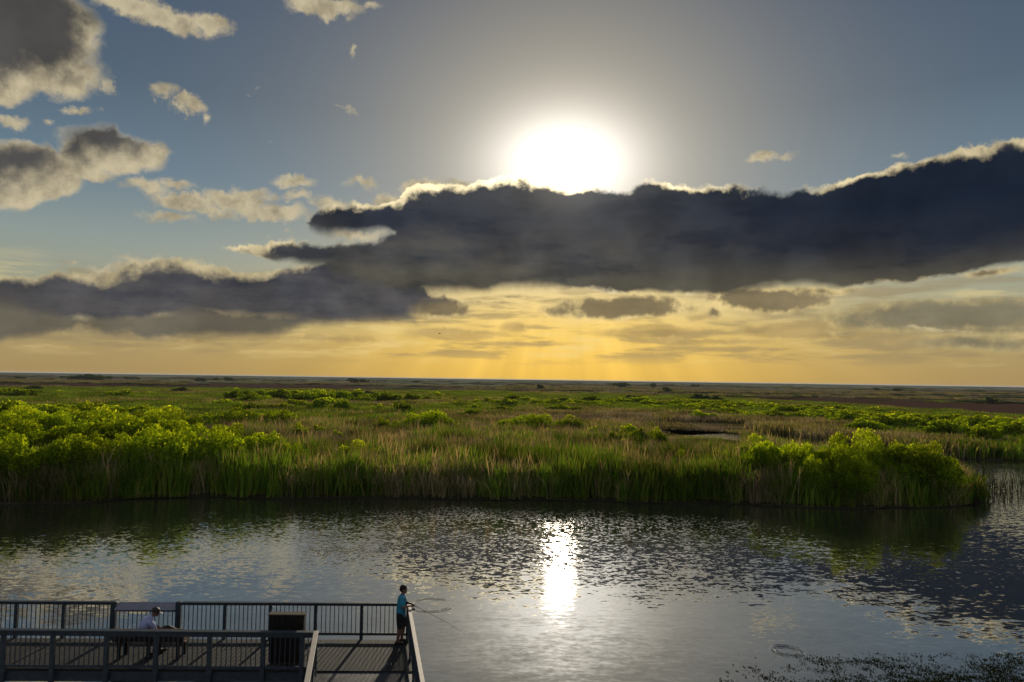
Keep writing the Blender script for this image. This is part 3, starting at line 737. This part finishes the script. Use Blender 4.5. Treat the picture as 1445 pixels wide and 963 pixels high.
scatter('far_scrub', cp, X, Y, np.full(len(X), -.1), np.stack([w_, w_, h_], 1), (rng.uniform(0, 1, len(X)) > .7)*2+(rng.uniform(0, 1, len(X)) > .5)*(1), 'thin dark lines of low scrub across the far marsh plain', 'scrub')
X, Y, Dd = region(9000, 400, 1100, 42, 1.0)
nn = nz(X*.3, Y, .01, 6.0); kk = nn > .16; X, Y = X[kk], Y[kk]
scatter('far_grass', far_p, X, Y, np.zeros(len(X)), np.stack([np.full(len(X), 2.0)]*2+[rng.uniform(.35, .8, len(X))], 1), rng.integers(2, 6, len(X)), 'faint patches of marsh grass on the far plain', 'marsh grass')
tag(arr := link('far_woods', None or crown_mesh('fw', 90, 10, 'shrubfar')), 'faint low line of trees on the horizon', 'woods', kind='stuff')
# horizon tree line: one mass of many low crowns
V, F, T = [], [], []
for i in range(2600):
    a = R(random.uniform(-44, 44)); q = random.uniform(4200, 5200); hh = 2+3.5*max(0, mnoise.noise(Vector((a*9, 0, 0)))+.35)+random.uniform(0, 2)
    cx, cy = q*math.sin(a), q*math.cos(a); w_ = random.uniform(8, 22); k = len(V)
    for j in range(5):
        t = j*1.2566; V.append((cx+w_*math.cos(t), cy+w_*math.sin(t), 0)); T.append(.3)
    V.append((cx, cy, hh)); T.append(.5)
    for j in range(5): F.append((k+j, k+(j+1) % 5, k+5))
arr.data = arrays('far_woods', V, F, T, 'shrubfar')

# emergent weeds off the point, floating mat at the lower right
def weedpatch(name, n, fn_, label, tall=False):
    V, F, T = [], [], []
    for i in range(n):
        x, y = fn_()
        if tall:
            h = rng.uniform(.25, 1.1) if rng.uniform() < .75 else rng.uniform(1.0, 1.9); lx, ly = rng.normal(0, .14, 2)*h; k = len(V); w = .022
            V += [(x-w, y, -.1), (x+w, y, -.1), (x+lx+w*.3, y+ly, h), (x+lx-w*.3, y+ly, h)]; F.append((k, k+1, k+2, k+3)); T += [.3]*4
            for j in range(int(rng.integers(2, 6))):
                f = rng.uniform(.25, 1); px, py, pz = x+lx*f, y+ly*f, h*f; a = rng.uniform(0, 6.28); l = rng.uniform(.10, .26); k = len(V)
                ux, uy = math.cos(a), math.sin(a)
                V += [(px, py, pz), (px+ux*l*.5-uy*l*.2, py+uy*l*.5+ux*l*.2, pz+l*.35), (px+ux*l, py+uy*l, pz+l*.2), (px+ux*l*.5+uy*l*.2, py+uy*l*.5-ux*l*.2, pz+l*.3)]
                F.append((k, k+1, k+2, k+3)); T += [rng.uniform(0, 1)]*4
        else:
            a = rng.uniform(0, 6.28); l = rng.uniform(.012, .04); wd_ = l*rng.uniform(.25, .7); ux, uy = math.cos(a), math.sin(a); k = len(V); z = .006
            V += [(x-ux*l, y-uy*l, z), (x+uy*wd_, y-ux*wd_, z+rng.uniform(.0, .03)), (x+ux*l, y+uy*l, z+rng.uniform(0, .02)), (x-uy*wd_, y+ux*wd_, z)]
            F.append((k, k+1, k+2, k+3)); T += [rng.uniform(0, 1)]*4
    return tag(link(name, arrays(name, V, F, T, 'weed')), label, 'water plants', kind='stuff')
def offpoint():
    while True:
        px, py = rng.uniform(1368, 1470), rng.uniform(664, 712)
        q = at(px, py); t = mnoise.noise(q*.35)+.5*mnoise.noise(q*1.3)
        if t > -.05+(px-1380)/260+abs(py-688)/90-.25: return q.x, q.y
weedpatch('emergent_weeds', 360, offpoint, 'dark leafy weeds standing in the water off the right point', True)
def matpos():
    while True:
        px, py = rng.uniform(1015, 1470), rng.uniform(922, 985)
        q = at(px, py); t = mnoise.noise(q*.9)+.7*mnoise.noise(q*2.7)+.4*mnoise.noise(q*7)
        edge_ = 946-(px-1030)*.045
        if t > .36-(py-edge_)/46+.38*rng.normal()+max(0, (1180-px))/260: return q.x, q.y
weedpatch('floating_weeds', 15000, matpos, 'dark floating weed mat in the lower right corner of the water')

# ------------------------------------------------------------------ pier
DZ = 1.3
cx0, cy0 = -2.80, 20.36
ang = math.atan2(.025, 1.0)                       # pier runs left from the corner
pier = empty('fishing_pier', (cx0, cy0, 0), ang)
tag(pier, 'grey boarded fishing pier with dark beams on piles over the water', 'pier')
# local frame of the pier: x to the right, y away from the camera, corner of the far and right rail at the origin
VW = -1.90                                        # y of the near rail
XN = -1.98                                        # x where the near rail ends
board = box((-.067, VW-.06, DZ-.045), (.067, .10, DZ), .006)
Wl = lambda x, y: pier.matrix_basis.inverted() @ Vector((x, y, 0))
x = XN-.1; nb = 0
while x > -16.5:
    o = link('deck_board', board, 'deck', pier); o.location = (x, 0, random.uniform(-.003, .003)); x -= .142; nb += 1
# walkway boards (skewed, running toward the camera)
RT = DZ+1.01                                      # top of all the railings
wq = lambda px, py: Wl(*at(px, py, RT).xy)
L0, L1 = wq(446, 890), wq(433, 963); R0_, R1_ = wq(576.5, 851), wq(596.5, 963)
def lline(y): f = (y-L0.y)/(L1.y-L0.y); return L0.x+(L1.x-L0.x)*f
def rline(y): f = (y-R0_.y)/(R1_.y-R0_.y); return R0_.x+(R1_.x-R0_.x)*f
YS = Wl(*at(515, 947, DZ).xy).y                                        # here the ramp plate starts
nw = 22
def xl(y): return lline(y) if y < VW else XN-.03
for i in range(nw):
    a, b = (i+.03)/nw, (i+.97)/nw
    bm = bmesh.new(); pts = []
    ys = [.10, VW, YS]
    def xp(y, f):
        l = -2.03 if y > VW-.001 else lline(y); r = rline(min(y, 0))
        return l+(r-l)*f
    l0 = -2.03; tops = [[bm.verts.new((xp(y, f), y, z)) for f in (a, b)] for z in (DZ, DZ-.045) for y in ys]
    for s in range(2):
        bm.faces.new((tops[s][0], tops[s+1][0], tops[s+1][1], tops[s][1])); bm.faces.new((tops[3+s][1], tops[4+s][1], tops[4+s][0], tops[3+s][0]))
        bm.faces.new((tops[s][0], tops[3+s][0], tops[4+s][0], tops[s+1][0])); bm.faces.new((tops[s+1][1], tops[4+s][1], tops[3+s][1], tops[s][1]))
    bm.faces.new((tops[0][0], tops[0][1], tops[3][1], tops[3][0])); bm.faces.new((tops[2][1], tops[2][0], tops[5][0], tops[5][1]))
    bmesh.ops.recalc_face_normals(bm, faces=bm.faces[:])
    link('deck_board', mesh_from(bm), 'deck', pier)
bm = bmesh.new()
ye = -9.5
q = [bm.verts.new((lline(YS)+.02, YS-.01, DZ-.03)), bm.verts.new((rline(YS)-.02, YS-.01, DZ-.03)), bm.verts.new((rline(ye)-.02, ye, DZ-.03)), bm.verts.new((lline(ye)+.02, ye, DZ-.03))]
f = bm.faces.new(q); e = bmesh.ops.extrude_face_region(bm, geom=[f])
for v in e['geom']:
    if isinstance(v, bmesh.types.BMVert): v.co.z -= .06
bmesh.ops.recalc_face_normals(bm, faces=bm.faces[:])
link('ramp_plate', mesh_from(bm), 'plate', pier)
# beams
link('edge_beam', box((-16.5, VW-.13, DZ-.29), (XN+.06, VW-.065, DZ-.05), .006), 'rail', pier)
link('edge_beam', box((-16.5, .105, DZ-.34), (.05, .17, DZ-.05), .006), 'rail', pier)
for y in (-.7, -1.6): link('joist', box((-16.5, y-.05, DZ-.30), (-.05, y+.05, DZ-.05)), 'pile', pier)
def slanted(fn_, y0, y1, off, w, z0, z1):
    bm = bmesh.new(); v = [bm.verts.new((fn_(y)+off+s, y, z)) for z in (z0, z1) for (y, s) in ((y0, 0), (y0, w), (y1, w), (y1, 0))]
    for f_ in ((0, 3, 2, 1), (4, 5, 6, 7), (0, 1, 5, 4), (1, 2, 6, 5), (2, 3, 7, 6), (3, 0, 4, 7)): bm.faces.new([v[i] for i in f_])
    bmesh.ops.recalc_face_normals(bm, faces=bm.faces[:]); return mesh_from(bm)
link('edge_beam', slanted(rline, .1, ye, .02, .06, DZ-.34, DZ-.05), 'rail', pier)
link('edge_beam', slanted(lline, VW-.14, ye, -.08, .06, DZ-.34, DZ-.05), 'rail', pier)
def pile_at(px, py=960, r=.13, yy=None):
    q = Wl(*at(px, py, .3).xy) if yy is None else None
    x_ = q.x
    for k_ in (0,):
        bm = bmesh.new(); add_cone(bm, (x_, yy if yy is not None else VW+.1, -1.1), (x_, yy if yy is not None else VW+.1, DZ-.3), r, r*.95, 12)
        link('pile', mesh_from(bm, smooth=False), 'pile', pier)
PX = []
for px in (72, 112, 243, 268, 412):
    q = at_dist(px, 960, 18.2); l = Wl(q.x, q.y); PX.append(l.x)
for i, x_ in enumerate(PX+[-13.8, -16.0]):
    for y_ in ((VW+.12,) if i % 2 else (VW+.02, -.15)):
        bm = bmesh.new(); add_cone(bm, (x_, y_, -1.1), (x_, y_, DZ-.345), .125, .12, 12); link('pile', mesh_from(bm), 'pile', pier)
    link('pile_cap', box((x_-.22, VW-.02, DZ-.42), (x_+.22, .08, DZ-.345)), 'pile', pier)
for (x_, y_) in ((-.12, -.15), (lline(-5)+.2, -5), (rline(-5)-.2, -5)):
    bm = bmesh.new(); add_cone(bm, (x_, y_, -1.1), (x_, y_, DZ-.06), .125, .12, 12); link('pile', mesh_from(bm), 'pile', pier)

# railings: each run is a thing with posts, rails and balusters as parts
def run(label, A, B, posts, top=(.10, .045), bal=.0, low=None, zb=.16, zt=1.02, post=(.045, .045), drop=.30, pitch_=.118, name='railing', capmt='rail', capw=.07, side=1):
    """A, B world xy; posts = distances along the run; balusters between posts"""
    A, B = Vector((*A, 0)), Vector((*B, 0)); Ln = (B-A).length; a_ = math.atan2(B.y-A.y, B.x-A.x)
    t = empty(name, (A.x, A.y, DZ), a_); tag(t, label, 'railing')
    ph = zt+top[0]-.05
    bmesh_bal = box((-.010, -.010, zb), (.010, .010, zt-.005))
    pm = box((-post[0], -post[1], -drop), (post[0], post[1], ph), .006)
    ps = sorted(posts)
    bmb = bmesh.new()
    for z_ in (-drop+.06, -drop+.16, zt+top[0]/2): add_cone(bmb, (0, -post[1]-.010, z_), (0, -post[1]+.002, z_), .014, .014, 6)
    bolts = mesh_from(bmb)
    for p_ in ps:
        o = link('post', pm, 'rail', t); o.location = (p_, 0, 0)
        link('bolt', bolts, 'iron', o)
    segs = [(0, Ln)] if low is None else [(0, low[0]), (low[1], Ln)]
    for s0, s1 in segs:
        link('top_rail', box((s0-.02, -.022, zt), (s1+.02, .022, zt+top[0]), .004), 'rail', t)
        link('cap_rail', box((s0-.04, -capw, zt+top[0]+.002), (s1+.04, capw, zt+top[0]+.002+top[1]), .006), capmt, t)
    for i in range(len(ps)-1):
        s0, s1 = ps[i]+post[0], ps[i+1]-post[0]
        if s1-s0 < .15: continue
        lowhere = low is not None and s0 > low[0]-.1 and s1 < low[1]+.1
        link('bottom_rail', box((s0+.002, -.024, zb-.055), (s1-.002, .024, zb+.012), .004), 'rail', t)
        n = max(1, round((s1-s0)/pitch_)-1)
        bmx = bmesh_bal
        for j in range(n):
            o = link('baluster', bmx, 'rail', t); o.location = (s0+(s1-s0)*(j+1)/(n+1), 0, 0)
            if lowhere: o.scale = (1, 1, (zt-.18)/(zt-.005)); o.location.z = .0
    return t
def wx_of(px, base='far'):
    return at(px, 850 if base == 'far' else 890, DZ+1.07).x
FA = (at(-140, 847, 2.4).x, at(0, 848, 2.37).y-.1); FB = at(577, 851.0, RT).xy; FA_ = at(0, 848.0, RT).xy; FA = tuple(FB + (FA_-FB)*1.2); FB = tuple(FB)
Lf = math.hypot(FB[0]-FA[0], FB[1]-FA[1])
fp = [at(px, 849.5, RT).x-FA[0] for px in (21, 89, 160, 252.5, 318.5, 383, 447, 512)]
fp = [fp[0]-1.3] + fp + [Lf-.02]
lo = (fp[3]+.0, fp[4]+.0)
far = run('dark far railing along the water side of the pier with a lowered shelf section', FA, FB, fp, low=lo, zt=.92, top=(.05, .035), capw=.06)
sb = far
for p_ in lo:                                      # thicker posts at the lowered section
    link('end_post', box((p_-.075, -.055, -.3), (p_+.075, .055, 1.012), .008), 'rail', sb)
bm = bmesh.new(); add_box(bm, (lo[0]+.08, -.16, .0), (lo[1]-.08, .16, .03), Matrix.Translation((0, 0, .865)) @ Matrix.Rotation(R(24), 4, 'X'), .004)
link('casting_shelf', mesh_from(bm), 'shelf', sb)
link('top_rail', box((lo[0]+.08, -.022, .735), (lo[1]-.08, .022, .785), .004), 'rail', sb)
NB = at(445, 891.5, RT).xy; NA_ = at(0, 888, RT).xy; NA = tuple(NB + (NA_-NB)*1.45); NB = tuple(NB); Ln = math.hypot(NB[0]-NA[0], NB[1]-NA[1])
npost = [at(px, 890, RT).x-NA[0] for px in (2, 73, 150, 221, 297, 373, 428)]
npost = [npost[0]-3.9, npost[0]-2.6, npost[0]-1.3]+npost+[Ln-.02]
near = run('dark near railing in front of the bench and the cabinet', NA, NB, npost, zt=.86, top=(.115, .033), zb=.14, post=(.055, .04), drop=.32, pitch_=.118, capw=.075)
def ext_(p0, p1, k_): a_, b_ = at(*p0, RT).xy, at(*p1, RT).xy; return tuple(a_), tuple(a_+(b_-a_)*k_)
RA, RB = ext_((576.5, 851.5), (596.5, 963), 1.8); Lr = math.hypot(RB[0]-RA[0], RB[1]-RA[1])
run('railing on the right side of the walkway with a pale top board coloured as sunlit', RA, RB, [.06, 1.4, 2.75, 4.1, 5.4, 6.7, 8.0, Lr], zt=.855, top=(.11, .045), capmt='cap', capw=.05)
LA, LB = ext_((446, 891), (433, 963), 2.2); Ll = math.hypot(LB[0]-LA[0], LB[1]-LA[1])
run('short railing on the left side of the walkway leaving the near railing', LA, LB, [.12, 1.4, 2.7, 4.0, 5.3, Ll], zt=.855, top=(.11, .045), capmt='cap', capw=.06)

# ------------------------------------------------------------------ bench
B0 = at(152, 935, DZ); B1 = at(254, 935, DZ)
bl = (B1-B0).length
bench = empty('bench', (B0.x+.02, B0.y+.10, DZ), math.atan2(B1.y-B0.y, B1.x-B0.x)); tag(bench, 'wooden bench with a slatted back behind the near railing, facing the water', 'bench')
for i in range(3): link('seat_slat', box((0, .10+i*.14, .42), (bl, .225+i*.14, .455), .006), 'bench', bench)
for i in range(3):
    link('back_slat', box((0, -.02, .47+i*.112), (bl, .015, .576+i*.112), .006, Matrix.Translation((0, .035-.0*i, 0)) @ Matrix.Rotation(R(-0), 4, 'X')), 'bench' if i == 2 else 'darkwood', bench)  # lower slats in dark wood: shade of the unlit back put into colour
for xx in (.16, bl/2, bl-.16):
    link('leg', box((xx-.045, .03+.02, 0), (xx+.045, .095, .80), .006), 'darkwood', bench)
    link('leg', box((xx-.045, .42, 0), (xx+.045, .50, .415), .006), 'darkwood', bench)
    link('brace', box((xx-.03, .098, .36), (xx+.03, .417, .417), .004), 'darkwood', bench)

# ------------------------------------------------------------------ cabinet
K0 = at(377, 938, DZ); K1 = at(428, 938, DZ); kw = (K1-K0).length
kab = empty('deck_cabinet', (K0.x, K0.y, DZ), 0.02); tag(kab, 'tall black wooden cabinet on the deck behind the near railing', 'cabinet')
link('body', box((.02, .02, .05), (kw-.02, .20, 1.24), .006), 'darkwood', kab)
for i in range(7):
    w_ = (kw-.04)/7; link('front_board', box((.02+i*w_+.004, -.004, .06), (.02+(i+1)*w_-.004, .018, 1.23), .003), 'darkwood', kab)
link('lid', box((-.02, -.03, 1.243), (kw+.02, .22, 1.27), .008, Matrix.Translation((0, 0, .18)) @ Matrix.Rotation(R(0), 4, 'X') @ Matrix.Translation((0, 0, -.18))), 'pile', kab)
link('plinth', box((.04, .04, 0), (kw-.04, .18, .048)), 'pile', kab)

# ------------------------------------------------------------------ people
def blobbody(name, caps, balls, vox, mt, parent, boxes=()):
    bm = bmesh.new()
    for (a, b, ra, rb) in caps:
        add_cone(bm, a, b, ra, rb, 14)
        for (c, r_) in ((a, ra), (b, rb)): bmesh.ops.create_icosphere(bm, subdivisions=2, radius=r_, matrix=Matrix.Translation(c))
    for (c, s, *rot) in balls:
        M_ = Matrix.Translation(c) @ (rot[0] if rot else Matrix.Identity(4)) @ Matrix.Diagonal((*s, 1))
        bmesh.ops.create_icosphere(bm, subdivisions=3, radius=1.0, matrix=M_)
    for (lo_, hi_, M_) in boxes: add_box(bm, lo_, hi_, M_)
    me = mesh_from(bm); o = bpy.data.objects.new('tmp', me); COL.objects.link(o)
    md = o.modifiers.new('r', 'REMESH'); md.mode = 'VOXEL'; md.voxel_size = vox; md.use_smooth_shade = True
    sm = o.modifiers.new('s', 'SMOOTH'); sm.iterations = 2; sm.factor = .5
    dg = bpy.context.evaluated_depsgraph_get(); me2 = bpy.data.meshes.new_from_object(o.evaluated_get(dg)); bpy.data.objects.remove(o)
    me2.materials.clear()
    for q in me2.polygons: q.use_smooth = True
    return link(name, me2, mt, parent)
V3 = Vector
def hand(wr, direc, palmn, s=1.0, curl=.7):
    """palm, five bent fingers; returns capsules"""
    d = Vector(direc).normalized(); n = Vector(palmn).normalized(); sd_ = d.cross(n).normalized()
    caps = [(wr, wr+d*.05*s, .021*s, .026*s), (wr+d*.03*s+sd_*.016*s, wr+d*.075*s+sd_*.022*s, .017*s, .014*s), (wr+d*.03*s-sd_*.016*s, wr+d*.07*s-sd_*.024*s, .017*s, .013*s)]
    for i, (o_, l) in enumerate(((.027, .85), (.009, 1.0), (-.009, .93), (-.026, .75))):
        a = wr+d*.078*s+sd_*o_*s; b = a+(d*math.cos(curl)+n*math.sin(curl))*.034*s*l; c = b+(d*math.cos(curl*2.2)+n*math.sin(curl*2.2))*.028*s*l; e_ = c+(d*math.cos(curl*3.2)+n*math.sin(curl*3.2))*.018*s*l
        caps += [(a, b, .0088*s, .0082*s), (b, c, .0082*s, .0075*s), (c, e_, .0075*s, .0065*s)]
    a = wr+d*.02*s+sd_*.026*s; b = a+(d*.6+sd_*.7+n*.3).normalized()*.035*s; c = b+(d*.8+n*.6).normalized()*.028*s
    caps += [(a, b, .012*s, .0098*s), (b, c, .0098*s, .008*s)]
    return caps
def head(c, fwd, s=1.0):
    """skull, jaw, nose, mouth, ears, eye sockets around centre c facing fwd"""
    f = Vector(fwd).normalized(); up = Vector((0, 0, 1)); up = (up-f*up.dot(f)).normalized(); l = up.cross(f)
    Mr = Matrix((f, l, up)).transposed().to_4x4(); P_ = lambda a, b, z: c+(f*a+l*b+up*z)*s
    balls = [(P_(-.012, 0, .022), (.096*s, .075*s, .092*s), Mr), (P_(.022, 0, -.045), (.062*s, .055*s, .058*s), Mr), (P_(.062, 0, -.078), (.024*s, .026*s, .02*s), Mr),
             (P_(.088, 0, -.022), (.016*s, .012*s, .015*s), Mr), (P_(.074, 0, .012), (.016*s, .04*s, .012*s), Mr), (P_(.078, 0, -.055), (.012*s, .022*s, .009*s), Mr)]
    for sg in (1, -1): balls.append((P_(-.005, .076*sg, -.01), (.02*s, .009*s, .03*s), Mr))
    return balls, P_, Mr
# boy with a rod, standing at the corner, looking right
bp = at(566, 908, DZ)
boy = empty('person', (bp.x, bp.y-.02, DZ), 0.0); tag(boy, 'standing boy in teal T-shirt and black shorts holding a rod at the corner', 'person'); boy.scale = (1.06, 1.06, 1.06)
k = 1.0
hc = V3((.045, 0, 1.40))
balls, HP, HM = head(hc, (1, -.06, -.14), .98)
sh = {1: V3((.0, .15, 1.215)), -1: V3((.01, -.15, 1.215))}
elb = {1: V3((.07, .19, .99)), -1: V3((.04, -.20, .985))}
wri = {1: V3((.25, -.03, 1.045)), -1: V3((.235, -.15, 1.02))}
hip = {1: V3((-.01, .075, .76)), -1: V3((-.03, -.075, .76))}
kn = {1: V3((.045, .085, .43)), -1: V3((-.02, -.085, .43))}
ank = {1: V3((.0, .09, .09)), -1: V3((-.085, -.09, .09))}
caps = [(V3((-.02, 0, .80)), V3((-.015, 0, 1.0)), .105, .105), (V3((-.015, 0, 1.0)), V3((.0, 0, 1.17)), .105, .10), (V3((.005, 0, 1.2)), V3((.03, 0, 1.33)), .052, .046)]
for s_ in (1, -1):
    caps += [(V3((0, 0, 1.17)), sh[s_], .085, .05), (sh[s_], elb[s_], .045, .036), (elb[s_], wri[s_], .034, .022), (hip[s_], kn[s_], .082, .052), (kn[s_], kn[s_].lerp(ank[s_], .35), .05, .052), (kn[s_].lerp(ank[s_], .35), ank[s_], .052, .034),
             (ank[s_], ank[s_]+V3((.10, 0, -.045)), .036, .03)]
    caps += hand(wri[s_], (1, -.25*s_, -.12), (0, -.4*s_, -1) if s_ > 0 else (0, .4, -1), .9, .8)
blobbody('body', caps, balls, .0065, 'skin', boy)
hb = [(HP(-.022, 0, .034), (.100*.98, .083*.98, .092*.98), HM), (HP(-.05, 0, -.01), (.066, .076, .07), HM)]
blobbody('hair', [], hb, .008, 'hair', boy)
tc_ = [(V3((-.02, 0, .80)), V3((-.015, 0, 1.0)), .128, .122), (V3((-.015, 0, 1.0)), V3((.0, 0, 1.17)), .122, .112), (V3((.0, 0, 1.17)), V3((.012, 0, 1.245)), .085, .062)]
for s_ in (1, -1):
    tc_ += [(V3((0, 0, 1.17)), sh[s_], .095, .064), (sh[s_], sh[s_].lerp(elb[s_], .72), .062, .060), (V3((-.015, .04*s_, .76)), V3((-.01, .05*s_, 1.15)), .115, .09)]
blobbody('shirt', tc_, [], .009, 'teal', boy)
sc_ = [(V3((-.02, 0, .72)), V3((-.02, 0, .82)), .118, .120)]
for s_ in (1, -1): sc_ += [(hip[s_], kn[s_].lerp(hip[s_], .12), .104, .088)]
blobbody('shorts', sc_, [], .009, 'black', boy)
for s_ in (1, -1):
    blobbody('shoe', [(ank[s_]+V3((-.03, 0, -.045)), ank[s_]+V3((.12, 0, -.05)), .044, .038), (ank[s_]+V3((-.005, 0, -.02)), ank[s_]+V3((.04, 0, -.035)), .046, .042)], [], .008, 'shoe', boy)
# rod
h1 = bp+V3((.345, -.13, 1.085)); gy_ = V3((1.15, -.95, -.20)).normalized()
rod = empty('fishing_rod', h1, 0); tag(rod, 'thin dark fishing rod held by the boy, pointing right over the water', 'fishing rod')
link('blank', tube([gy_*(-.05), gy_*.6, gy_*1.3, gy_*2.0+V3((0, 0, -.05))], [.009, .0065, .0045, .002], 6), 'iron', rod)
link('grip', tube([gy_*(-.30), gy_*(-.05), gy_*.10], [.014, .016, .012], 10), 'black', rod)
bm = bmesh.new(); add_cone(bm, (-.03, -.03, -.10), (.04, -.03, -.10), .034, .030, 12); add_cone(bm, (-.02, -.03, -.02), (0, -.03, -.08), .008, .01, 6); add_cone(bm, (-.02, -.03, -.10), (-.07, -.08, -.09), .007, .007, 6)
bmesh.ops.create_icosphere(bm, subdivisions=2, radius=.014, matrix=Matrix.Translation((-.075, -.085, -.09)))
link('reel', mesh_from(bm), 'iron', rod)
for f_ in (.45, .95, 1.45, 1.95):
    bm = bmesh.new(); add_cone(bm, gy_*f_+V3((0, 0, -.018)), gy_*(f_+.006)+V3((0, 0, -.018)), .012, .012, 8, False); link('line_guide', mesh_from(bm), 'iron', rod)

# man on the bench, back to the camera, bent forward and right
mx = B0.x+bl*.37; my = B0.y+.10+.30
man = empty('person', (mx, my, DZ), 0.0); tag(man, 'seated man in a pale blue shirt and dark cap bending forward on the bench', 'person')
fw = V3((.55, .83, 0)).normalized(); lf = V3((-fw.y, fw.x, 0))
hipc = V3((0, -.05, .56)); chest = V3((.06, .03, .86)); neck = V3((.14, .10, 1.0))
hc = neck+V3((.10, .05, .10))
balls, HP, HM = head(hc, (.95, .25, -.45), 1.02)
caps = [(hipc, hipc.lerp(chest, .5), .14, .13), (hipc.lerp(chest, .5), chest, .13, .13), (chest, neck, .10, .06), (neck, hc, .056, .05)]
sh = {1: chest+V3((-.08, .10, .06)), -1: chest+V3((.14, -.10, .05))}
elb = {1: V3((.16, .30, .70)), -1: V3((.31, .0, .70))}; wri = {1: V3((.33, .32, .60)), -1: V3((.37, .18, .60))}
for s_ in (1, -1):
    hp = hipc+lf*.09*s_+V3((0, 0, -.03)); kn_ = hp+fw*.42+V3((0, 0, .0)); ak = V3((kn_.x, kn_.y+.02, .09))
    caps += [(chest, sh[s_], .10, .058), (sh[s_], elb[s_], .05, .042), (elb[s_], wri[s_], .04, .026), (hp, kn_, .09, .06), (kn_, ak, .058, .038), (ak, ak+fw*.14+V3((0, 0, -.04)), .036, .03)]
    caps += hand(wri[s_], (.6, .3, -.5), (0, 0, -1), .95, .8)
blobbody('body', caps, balls, .008, 'skin', man)
tc_ = [(hipc, hipc.lerp(chest, .5), .165, .155), (hipc.lerp(chest, .5), chest, .155, .15), (chest, neck, .115, .075)]
for s_ in (1, -1): tc_ += [(chest, sh[s_], .12, .078), (sh[s_], sh[s_].lerp(elb[s_], .8), .074, .068)]
blobbody('shirt', tc_, [], .010, 'lav', man)
tr_ = []
for s_ in (1, -1):
    hp = hipc+lf*.09*s_+V3((0, 0, -.03)); kn_ = hp+fw*.42; ak = V3((kn_.x, kn_.y+.02, .13)); tr_ += [(hp, kn_, .112, .078), (kn_, ak, .076, .056)]
    blobbody('shoe', [(ak+V3((-.02, -.02, -.085)), ak+fw*.18+V3((0, 0, -.09)), .048, .04)], [], .009, 'shoe', man)
blobbody('trousers', tr_, [], .010, 'black', man)
blobbody('cap', [], [(HP(-.018, 0, .040), (.108*1.02, .088*1.02, .085*1.02), HM), (HP(.115, 0, .030), (.065, .062, .010), HM)], .007, 'bag', man)
# bag on the bench
bx = B0.x+bl*.80
bag = empty('duffel_bag', (bx, B0.y+.35, DZ+.457), .05); tag(bag, 'black slumped bag on the bench beside the seated man', 'bag')
blobbody('bag_body', [(V3((-.22, 0, .14)), V3((.22, 0, .12)), .14, .12), (V3((-.2, 0, .22)), V3((-.12, 0, .30)), .10, .09), (V3((-.12, 0, .30)), V3((.2, .0, .20)), .09, .05)], [], .014, 'bag', bag)
link('strap', tube([V3((-.28, -.05, .22)), V3((-.22, -.1, .38)), V3((-.05, -.1, .40)), V3((.1, -.08, .28))], .014, 6), 'iron', bag)
# tiny bird
bq = at_dist(620, 471, 190)
bird = empty('bird', bq, .4); tag(bird, 'tiny dark bird flying low in the golden sky left of the middle', 'bird')
blobbody('body', [(V3((-.25, 0, 0)), V3((.2, 0, 0)), .05, .09), (V3((.2, 0, .0)), V3((.32, 0, .04)), .06, .05)], [], .02, 'hair', bird)
for s_ in (1, -1):
    bm = bmesh.new(); v = [bm.verts.new(q) for q in ((.18, 0, .04), (.22, .3*s_, .16), (.05, .62*s_, .10), (-.02, .3*s_, .10), (-.1, 0, .03))]; f_ = bm.faces.new(v)
    e_ = bmesh.ops.extrude_face_region(bm, geom=[f_])
    for g_ in e_['geom']:
        if isinstance(g_, bmesh.types.BMVert): g_.co.z += .02
    link('wing', mesh_from(bm), 'hair', bird)

# ------------------------------------------------------------------ air
mt = material('haze_air'); v_ = NT.nodes.new('ShaderNodeVolumePrincipled'); v_.inputs['Color'].default_value = (.80, .86, .92, 1); v_.inputs['Density'].default_value = 0.45e-4; v_.inputs['Anisotropy'].default_value = 0.0
o_ = NT.nodes.new('ShaderNodeOutputMaterial'); NT.links.new(v_.outputs[0], o_.inputs['Volume']); MT['haze'] = mt
tag(link('haze', box((-41000, -3100, -2.3), (41000, 41000, 13.0)), 'haze'), 'thin pale haze over the whole marsh', kind='stuff')
